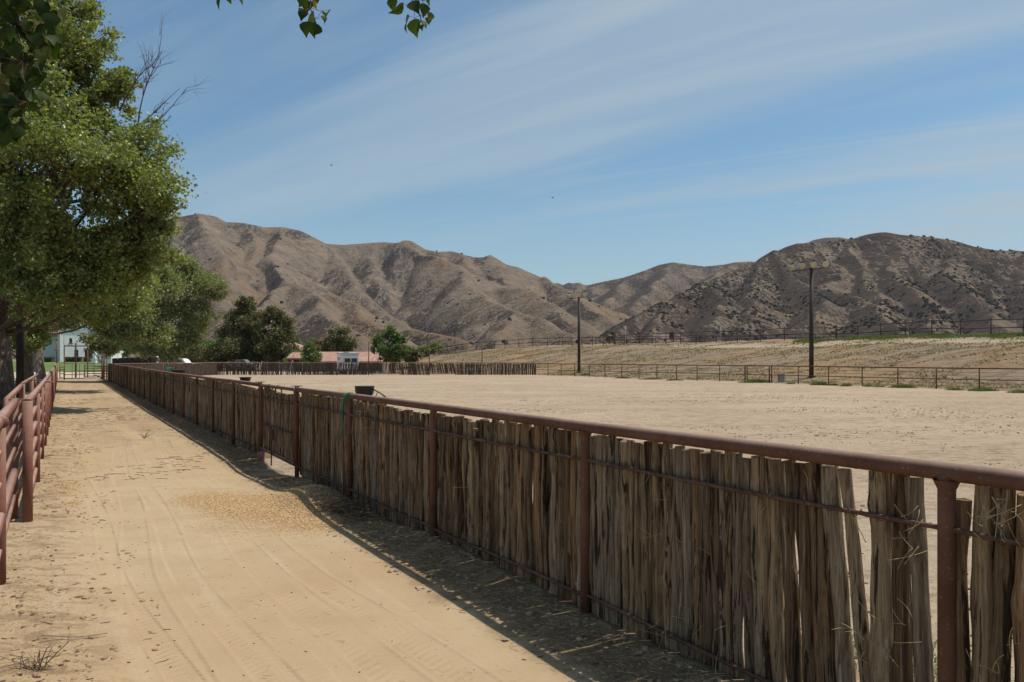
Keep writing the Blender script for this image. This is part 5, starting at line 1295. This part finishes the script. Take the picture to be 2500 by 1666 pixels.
# brush on the mountains: low rounded shrubs
def shrubs(N, x0, x1, y0, y1, X, Y, H, SCR, seed, s0, s1, label):
    g = np.random.default_rng(seed); cs = []
    step = X[1, 0]-X[0, 0]
    tries = N*8; ix = g.integers(1, X.shape[0]-1, tries); iy = g.integers(1, X.shape[1]-1, tries)
    x = X[ix, iy]; y = Y[ix, iy]; h = H[ix, iy]
    pr = np.clip(fbm(x*.012, y*.012, 3, seed)*1.3+.25, 0, 1)*np.clip(SCR[ix, iy]*1.4, 0, 1)
    k = (g.random(tries) < pr) & (h > 0) & (np.abs(x/y) < .72); ix = np.where(k)[0][:N]
    x, y, h = x[ix]+g.random(len(ix))*step, y[ix]+g.random(len(ix))*step, h[ix]; n_ = len(x)
    r = (s0+(s1-s0)*g.random(n_)**3)
    # each shrub: a lumpy 12-vertex dome
    K = 8; th = np.arange(K)/K*2*np.pi; V = []; 
    rr = r[:, None]*(.75+.5*g.random((n_, K)))
    ring = np.stack([x[:, None]+rr*np.cos(th), y[:, None]+rr*np.sin(th), (h-.8)[:, None]+0*rr], 2)
    r2 = rr*(.6+.25*g.random((n_, K))); mid = np.stack([x[:, None]+r2*np.cos(th), y[:, None]+r2*np.sin(th), (h+r*.65)[:, None]+r[:, None]*.25*g.random((n_, K))], 2)
    top = np.repeat(np.stack([x, y, h+r*1.05], 1)[:, None, :], K, 1)
    V = np.concatenate([ring, mid, top], 1).reshape(-1, 3); b = (np.arange(n_)*3*K)[:, None, None]
    j = np.arange(K); jn = (j+1) % K
    q1 = np.stack([j, jn, jn+K, j+K], 1); q2 = np.stack([j+K, jn+K, jn+2*K, j+2*K], 1); Q = (np.concatenate([q1, q2])[None]+b).reshape(-1, 4)
    me = np_mesh('hillside_scrub', V, Q, M['scrub'], None, False, {'tone': np.repeat(g.random(n_), 3*K)})
    tag(me, label, 'scrub', kind='stuff')
for o_, seed, N, s0, s1, lab in ((HL, 5, 1300, 1.0, 4.5, 'scattered dark scrub bushes over the tan left mountain'), (HR, 6, 15000, .7, 3.4, 'dense dark scrub bushes over the brown right hill')):
    shrubs(N, 0, 0, 0, 0, *o_, seed, s0, s1, lab)

# ---------------------------------------------------------------- ground litter in the lane
def lane_pos(g, N, dlo, dhi, vlo, vhi, pw=1.0):
    D = dlo+(dhi-dlo)*g.random(N); V = vlo+(vhi-vlo)*g.random(N)**pw
    X = 3.483+FN.x*D+FD.x*V; Y = FN.y*D+FD.y*V
    return D, V, X, Y, lane_h(D, V, X, Y)
def lumps(name, label, mat, g, D, V, X, Y, Z, s0, s1, flat=.6, cat='clods'):
    n_ = len(X); r = s0+(s1-s0)*g.random(n_)**2.5; K = 6; th = np.arange(K)/K*2*np.pi
    an = g.random(n_)*3.1; el = 1+g.random(n_)*.6
    def ring(f, zf):
        rr = r[:, None]*f*(.7+.6*g.random((n_, K))); cx, cy = rr*np.cos(th)*el[:, None], rr*np.sin(th)
        return np.stack([X[:, None]+cx*np.cos(an)[:, None]-cy*np.sin(an)[:, None], Y[:, None]+cx*np.sin(an)[:, None]+cy*np.cos(an)[:, None], Z[:, None]+(r*zf)[:, None]+0*rr], 2)
    top = np.repeat(np.stack([X, Y, Z+r*flat], 1)[:, None, :], K, 1)
    Vv = np.concatenate([ring(1, -.15), ring(.75, flat*.75), top], 1).reshape(-1, 3); j = np.arange(K); jn = (j+1) % K
    q = np.concatenate([np.stack([j, jn, jn+K, j+K], 1), np.stack([j+K, jn+K, jn+2*K, j+2*K], 1)])
    tag(np_mesh(name, Vv, (q[None]+(np.arange(n_)*3*K)[:, None, None]).reshape(-1, 4), M[mat], None, False), label, cat, kind='stuff')
g = np.random.default_rng(90)
def clus(L, k, sc, th, seed): 
    m_ = k & (fbm(L[2]*sc, L[3]*sc, 3, seed) > th); return [a[m_] for a in L]
N = 5200; L = lane_pos(g, N, -4.2, -2.3, 4, 24, 1.3); L = clus(L, g.random(N) < np.clip((-L[0]-2.3)/.8, 0, 1), 1.6, -.1, 3); lumps('dirt_clods', 'pale dirt clods scattered along the left edge of the lane', 'clod', g, *L, .004, .024)
N = 4200; L = lane_pos(g, N, -4.2, -2.2, 4, 22, 1.3); L = clus(L, g.random(N) < np.clip((-L[0]-2.3)/.9, 0, 1), 1.6, 0, 4); lumps('dark_crumbs', 'dark crumbs of manure and bark along the left edge of the lane', 'dung', g, *L, .003, .014, .4, 'crumbs')
N = 1800; L = lane_pos(g, N, -.55, -.03, 3, 45, 1.3); lumps('dirt_clods', 'dirt clods and bark scraps in the shade at the foot of the stick fence', 'clod', g, *L, .004, .026)
N = 700; L = lane_pos(g, N, -2.6, -.5, 3.5, 25, 1.2); lumps('dark_crumbs', 'tiny dark crumbs thinly scattered over the middle of the lane', 'dung', g, *L, .002, .008, .6, 'crumbs')
N = 55000; D = .6+26*g.random(N); V_ = -16+46*g.random(N); L = [D, V_, 3.483+FN.x*D+FD.x*V_, FN.y*D+FD.y*V_]; pt_ = fbm(L[2]*.16+3, L[3]*.42, 4, 55)+.35*fbm(L[2]*1.1, L[3]*1.1, 2, 56)
kk = (pt_ > .02+.30*g.random(N)) & (L[3] > 3) & (np.abs(L[2]/L[3]) < .8); L = [a[kk] for a in L]; L.append(arena_h(*L))
lumps('sand_clods', 'dark damp sand clods and droppings in patches over the arena', 'dung', g, *L, .004, .026, .5, 'clods')
def sticks_litter(name, label, mat, g, N, dlo, dhi, vlo, vhi, pw, l0, l1, r, cat, along=None, th=-1):
    D, V, X, Y, Z = lane_pos(g, N, dlo, dhi, vlo, vhi, pw); m = MB(); cl_ = fbm(X*.7, Y*.35, 3, 88)
    for i in range(N):
        if cl_[i] < th: continue
        a = g.random()*3.14 if along is None else along+g.normal()*.6; l = l0+(l1-l0)*g.random()**2; u = np.array([math.cos(a), math.sin(a), 0]); w = np.array([-u[1], u[0], 0])*l*.22*g.normal(); k2 = np.array([-u[1], u[0], 0])*l*.15*g.normal()
        c = np.array([X[i], Y[i], Z[i]+r*.9]); m.tube([c-u*l/2, c-u*l*.15+w*.7, c+u*l*.2+k2, c+u*l/2], [r*(.6+.8*g.random())]*4, 4, cap=False)
    tag(obj(name, m, M[mat]), label, cat, kind='stuff')
sticks_litter('twig_litter', 'dark dead twigs strewn across the far half of the lane', 'litterbrown', g, 1500, -3.3, -.3, 14, 48, 1.0, .04, .30, .0035, 'twigs', R(8), .02)
sticks_litter('twig_litter', 'thin twigs and stems along the left foreground edge', 'twig', g, 420, -3.9, -2.4, 4, 14, 1.4, .02, .12, .0018, 'twigs', None, -.1)
sticks_litter('straw_litter', 'pale straw bits scattered over the lane and fence shade', 'straw', g, 900, -2.2, -.03, 3.0, 16, 1.5, .015, .09, .0009, 'straw')
sticks_litter('straw_litter', 'tangle of straw along the foot of the stick fence', 'straw', g, 3200, -.62, -.02, 3.0, 13, 1.3, .03, .16, .0011, 'straw')
# dry leaves
D, V, X, Y, Z = lane_pos(g, 900, -.72, -.03, 3.0, 40, 1.2)
q = np.stack([X, Y, Z+.008], 1); Vv, Q, tone = leaf_cloud(q, np.full(len(q), .01), np.full(len(q), 1), .048, 91)
Vv[:, 2] = np.repeat(Z+.006, 4)+(Vv[:, 2]-np.repeat(Z, 4))*.35
tag(np_mesh('leaf_litter', Vv, Q, M['litter'], None, False), 'dry curled leaves lying along the foot of the stick fence', 'leaves', kind='stuff')
# wood shavings spilled on the lane
def shavings(label, blobs, N, seed):
    g = np.random.default_rng(seed); px = []; py = []
    for cx_, cy_, sx, sy, w_ in blobs:
        k = int(N*w_); px.append(cx_+g.normal(size=k)*sx); py.append(cy_+g.normal(size=k)*sy)
    px, py = np.concatenate(px), np.concatenate(py); Y = EYE*F/(py-HY); X = (px-CX)/F*Y
    D = (X-3.483)*FN.x+Y*FN.y; V = (X-3.483)*FD.x+Y*FD.y; k = (D < -.02) & (D > -4); X, Y, D, V = X[k], Y[k], D[k], V[k]
    Z = lane_h(D, V, X, Y)+.004+.006*g.random(len(X)); q = np.stack([X, Y, Z], 1)
    Vv, Q, tone = leaf_cloud(q, np.full(len(q), .004), np.full(len(q), 1), .017, seed, aspect=.5)
    Vv[:, 2] = np.repeat(Z, 4)+(Vv[:, 2]-np.repeat(Z, 4))*.25
    tag(np_mesh('wood_shavings', Vv, Q, M['chips'], None, False), label, 'shavings', kind='stuff')
shavings('large golden patch of wood shavings spilled across the lane by the fence shadow', [(520,1222,40,9,.18),(600,1238,50,13,.25),(700,1243,50,18,.30),(765,1262,36,14,.22),(660,1270,100,24,.05)], 110000, 5)
shavings('small golden patch of wood shavings at the left edge of the lane', [(160,1195,22,9,.7),(175,1233,12,4,.3)], 3500, 6)
# brush and straw piled against the fence foot
g = np.random.default_rng(33); c = fence_pt(8.75)-FN*.28; m = MB()
for k in range(260):
    a = g.random()*6.3; rr_ = abs(g.normal())*.28; q = np.array([c.x+math.cos(a)*rr_*.6-.5064*rr_*math.sin(a)*1.5, c.y+rr_*math.sin(a)*1.3, .05+.12*math.exp(-(rr_/.25)**2)*g.random()])
    d_ = g.normal(size=3)*[.09, .09, .03]; m.tube([q-d_, q+g.normal(size=3)*.015, q+d_], .0022+.002*g.random(), 4)
tag(obj('brush_pile', m, M['litterbrown'], None, tuple(c)), 'low tangled pile of brush and straw against the foot of the stick fence', 'brush pile')
g = np.random.default_rng(34); N = 5200; D = .12+1.5*g.random(N)**1.2; V_ = 2.4+2.6*g.random(N); X = 3.483+FN.x*D+FD.x*V_; Y = FN.y*D+FD.y*V_
kk = fbm(X*2.2, Y*2.2, 3, 4) > -.02; D, V_, X, Y = D[kk], V_[kk], X[kk], Y[kk]; N = len(X); b = np.stack([X, Y, arena_h(D, V_, X, Y)], 1)
v = g.normal(size=(N, 3))*.7; v[:, 2] = 1; tip = b+v*(.015+.035*g.random(N))[:, None]; s = g.normal(size=(N, 3)); s[:, 2] = 0; s *= .004
M['sprout'] = mat_leaf('grey_green_sprouts', (.14, .20, .10), (.26, .33, .19), None, .3, .7, .2)
tag(np_mesh('grass', np.stack([b-s, b+s, (b+tip)/2+s, tip], 1).reshape(-1, 3), np.arange(N*4).reshape(-1, 4), M['sprout'], None, False, {'tone': np.repeat(g.random(N), 4)}), 'short grey green sprouts on the sand just behind the near stick fence', 'grass', kind='stuff')
# small dead weed bottom left
m = MB(); c = np.array(P(80, 1658, 4.22)); c[2] = .02; g = np.random.default_rng(12)
for k in range(9):
    e = c+np.array([g.normal()*.12, g.normal()*.06, (.06+.10*g.random())]); lp = curve_pts(c+g.normal(size=3)*[.03, .03, 0], e, 4, .12, g); m.tube(lp, [.004, .0034, .0028, .002, .0014], 5)
    for j in range(5): q = np.array(lp[1+j % 4]); m.tube([q, q+g.normal(size=3)*[.05, .04, .03]+[0, 0, .02]], [.002, .001], 4)
tag(obj('dead_weed', m, M['twig'], None, tuple(c)), 'scraggly dark dead weed in the bottom left corner of the lane', 'weed')
m = MB(); a, b = P(100, 1572, 4.7), P(262, 1545, 4.8); a = (a[0], a[1], .05); b = (b[0], b[1], .03); m.tube(curve_pts(a, b, 6, .05, g), .004, 5)
tag(obj('fallen_twig', m, M['paletwig'], None, a), 'long pale fallen twig on the dirt at bottom left', 'twig')
m = MB(); c = Vector((XA(255, 14.6), 14.6, .03))
c = Vector(P(352, 1056, 16.6)); c.z = .03
for k in range(7): e = c+Vector((rng.normal()*.18, rng.normal()*.1, .06+.10*rng.random())); m.tube([c, (c+e)/2+Vector((0, 0, .03)), e], [.008, .006, .004], 5)
tag(obj('root_scrap', m, M['paletwig'], None, tuple(c)), 'small pale scrap of branching root lying in the middle of the lane', 'root')

# ---------------------------------------------------------------- leaves hanging close above the camera
def leaf_shape(c, u, n_, s):
    """cottonwood leaf: broad triangle with a pointed tip, slightly cupped"""
    w_ = u.cross(n_).normalized(); pts = [(0, 0), (.10, .30), (.30, .47), (.55, .38), (.80, .16), (1.05, 0), (.80, -.16), (.55, -.38), (.30, -.47), (.10, -.30)]
    return [c+u*(a*s)+w_*(b*s)+n_*(abs(b)*s*.22+.10*s*math.sin(a*3)) for a, b in pts]
def spray(name, label, twig_px, leaves_px, Y, size, seed, extra=0, group=None):
    g = random.Random(seed); tw = [Vector(P(a, b, Y)) for a, b in twig_px]
    root = thing(name, tuple(tw[0]), label, 'branch', group)
    m = MB(); m.tube(tw, [.004-.0024*i/(len(tw)-1) for i in range(len(tw))], 6)
    lv = MB()
    for px, py, ang, sc in leaves_px:
        dy = (g.random()-.5)*.25; c = Vector(P(px, py, Y+dy)); u = Vector((math.cos(ang), (g.random()-.5)*.5, math.sin(ang))).normalized()
        nn = Vector((g.gauss(0, .5), -1+g.random()*.8, g.gauss(0, .6))); nn = (nn-u*nn.dot(u)).normalized()
        pts = leaf_shape(c, u, nn, size*sc); t = g.random()
        b = len(pts); mid = [c+u*(a*size*sc)+nn*(.10*size*sc*math.sin(a*3)) for a in (.3, .55, .8)]
        vs = pts+mid; fs = [(0,1,2,10),(10,2,3,11),(11,3,4,12),(12,4,5),(12,5,6),(11,12,6,7),(10,11,7,8),(0,10,8,9)]
        lv.add(vs, fs, 0, t, True)
        near = min(tw, key=lambda q: (q-c).length); m.tube([near, (near+c)/2+Vector((0, 0, -.01)), c], [.0014, .001, .0009], 4)
    obj('twig', m, M['twig'], root); obj('leaves', lv, M['leafN'], root)
GL = 'leaf sprays hanging from the tree overhead'
D2 = -math.pi/2
spray('leaf_spray', 'cluster of dark leaves hanging at the top edge, left of two full clusters', [(772,-70),(760,-20),(757,20),(768,45),(775,70)],
 [(738,-12,D2+.3,1.0),(750,0,D2-.1,1.0),(768,-4,D2+.25,1.0),(733,5,D2-.2,.5),(735,20,D2,.5),(745,26,D2-.3,.9),(762,28,D2+.3,1.35),(785,28,-.35,.5),(808,24,D2-.4,1.25),(787,38,D2+.3,.6),(752,52,D2-.1,1.2),(768,54,D2,1.2),(778,60,D2-.5,.9),(773,-30,D2,1.1),(745,-40,D2,1.1)], 3.7, .064, 1, group=GL)
spray('leaf_spray', 'larger hanging leaf cluster at the top edge with one orange leaf, right of two', [(990,-70),(1000,-20),(1012,20),(1025,38),(1030,55)],
 [(945,-25,D2+.3,1.3),(965,-15,D2-.1,1.2),(985,8,math.pi+.6,1.35),(1002,5,D2+.6,1.2),(1018,-12,.1,1.1),(1000,40,D2-.1,1.4),(1012,46,D2+.15,1.4),(1035,8,D2-.1,1.0),(1050,-14,D2,.9),(1052,30,D2-.3,.7),(1045,42,D2+.1,.6),(1028,50,D2+.5,.8),(1030,60,D2+.1,.5),(960,-5,D2,1.0),(1040,-35,D2+.5,1.2)], 3.7, .064, 2, group=GL)
spray('leaf_spray', 'single dark leaf tip and stem just entering the top edge, left', [(565,-60),(560,-20),(572,-6)], [(545,-14,D2-.25,1.2),(565,-22,-.9,1.2),(573,-12,D2,.45),(555,-30,D2+.2,1.2)], 3.7, .064, 3, group=GL)
g = random.Random(5); LV = []
for k in range(330):
    x = g.uniform(-60, 175); y = g.uniform(-60, 330)
    lim = 168 if y < 40 else 168-(y-40)*.34
    if x > lim-30*g.random() or (y > 270 and x > 75): continue
    if g.random() < .12 and x > 60: continue
    LV.append((x, y, D2+g.gauss(0, .6), g.uniform(.8, 1.35)))
spray('leafy_branch', 'dense dark leafy branch hanging close to the camera in the top left corner', [(-60,-80),(0,-20),(40,60),(60,150),(70,250),(75,300)], LV, 3.9, .070, 4)
# air: pale haze that lets the far ridges fade a little
m, n, out = new_mat('haze_air')
vol = n('ShaderNodeVolumePrincipled', Color=(.78, .86, 1.0), Density=.000032, Anisotropy=.2)
n.t.links.new(vol.outputs[0], out.inputs[1])
mb = MB(); mb.box((-6400, -600, -9), (6400, 9300, 520))
tag(obj('haze', mb, m), 'thin pale haze filling the air over the whole valley', 'haze', kind='stuff')
# birds
for px, py, Y, lab in ((809, 404, 90, 'tiny distant bird over the left mountain'), (1349, 483, 90, 'tiny distant bird above the gap between the mountains')):
    c = Vector(P(px, py, Y)); root = thing('bird', tuple(c), lab, 'bird', 'birds in the sky')
    m = MB(); m.tube([c+Vector((-.13, 0, 0)), c+Vector((-.05, 0, .01)), c+Vector((.06, 0, .012)), c+Vector((.12, 0, .0)), c+Vector((.2, 0, -.01))], [.012, .04, .045, .025, .008], 8); obj('body', m, M['skin'], root)
    for sy in (-1, 1):
        m = MB(); m.add([c+Vector((.05, 0, .02)), c+Vector((.0, sy*.14, .07)), c+Vector((-.08, sy*.3, .04)), c+Vector((-.07, sy*.13, .03)), c+Vector((-.04, 0, .015))], [(0, 1, 2, 3, 4)]); obj('wing', m, M['skin'], root)
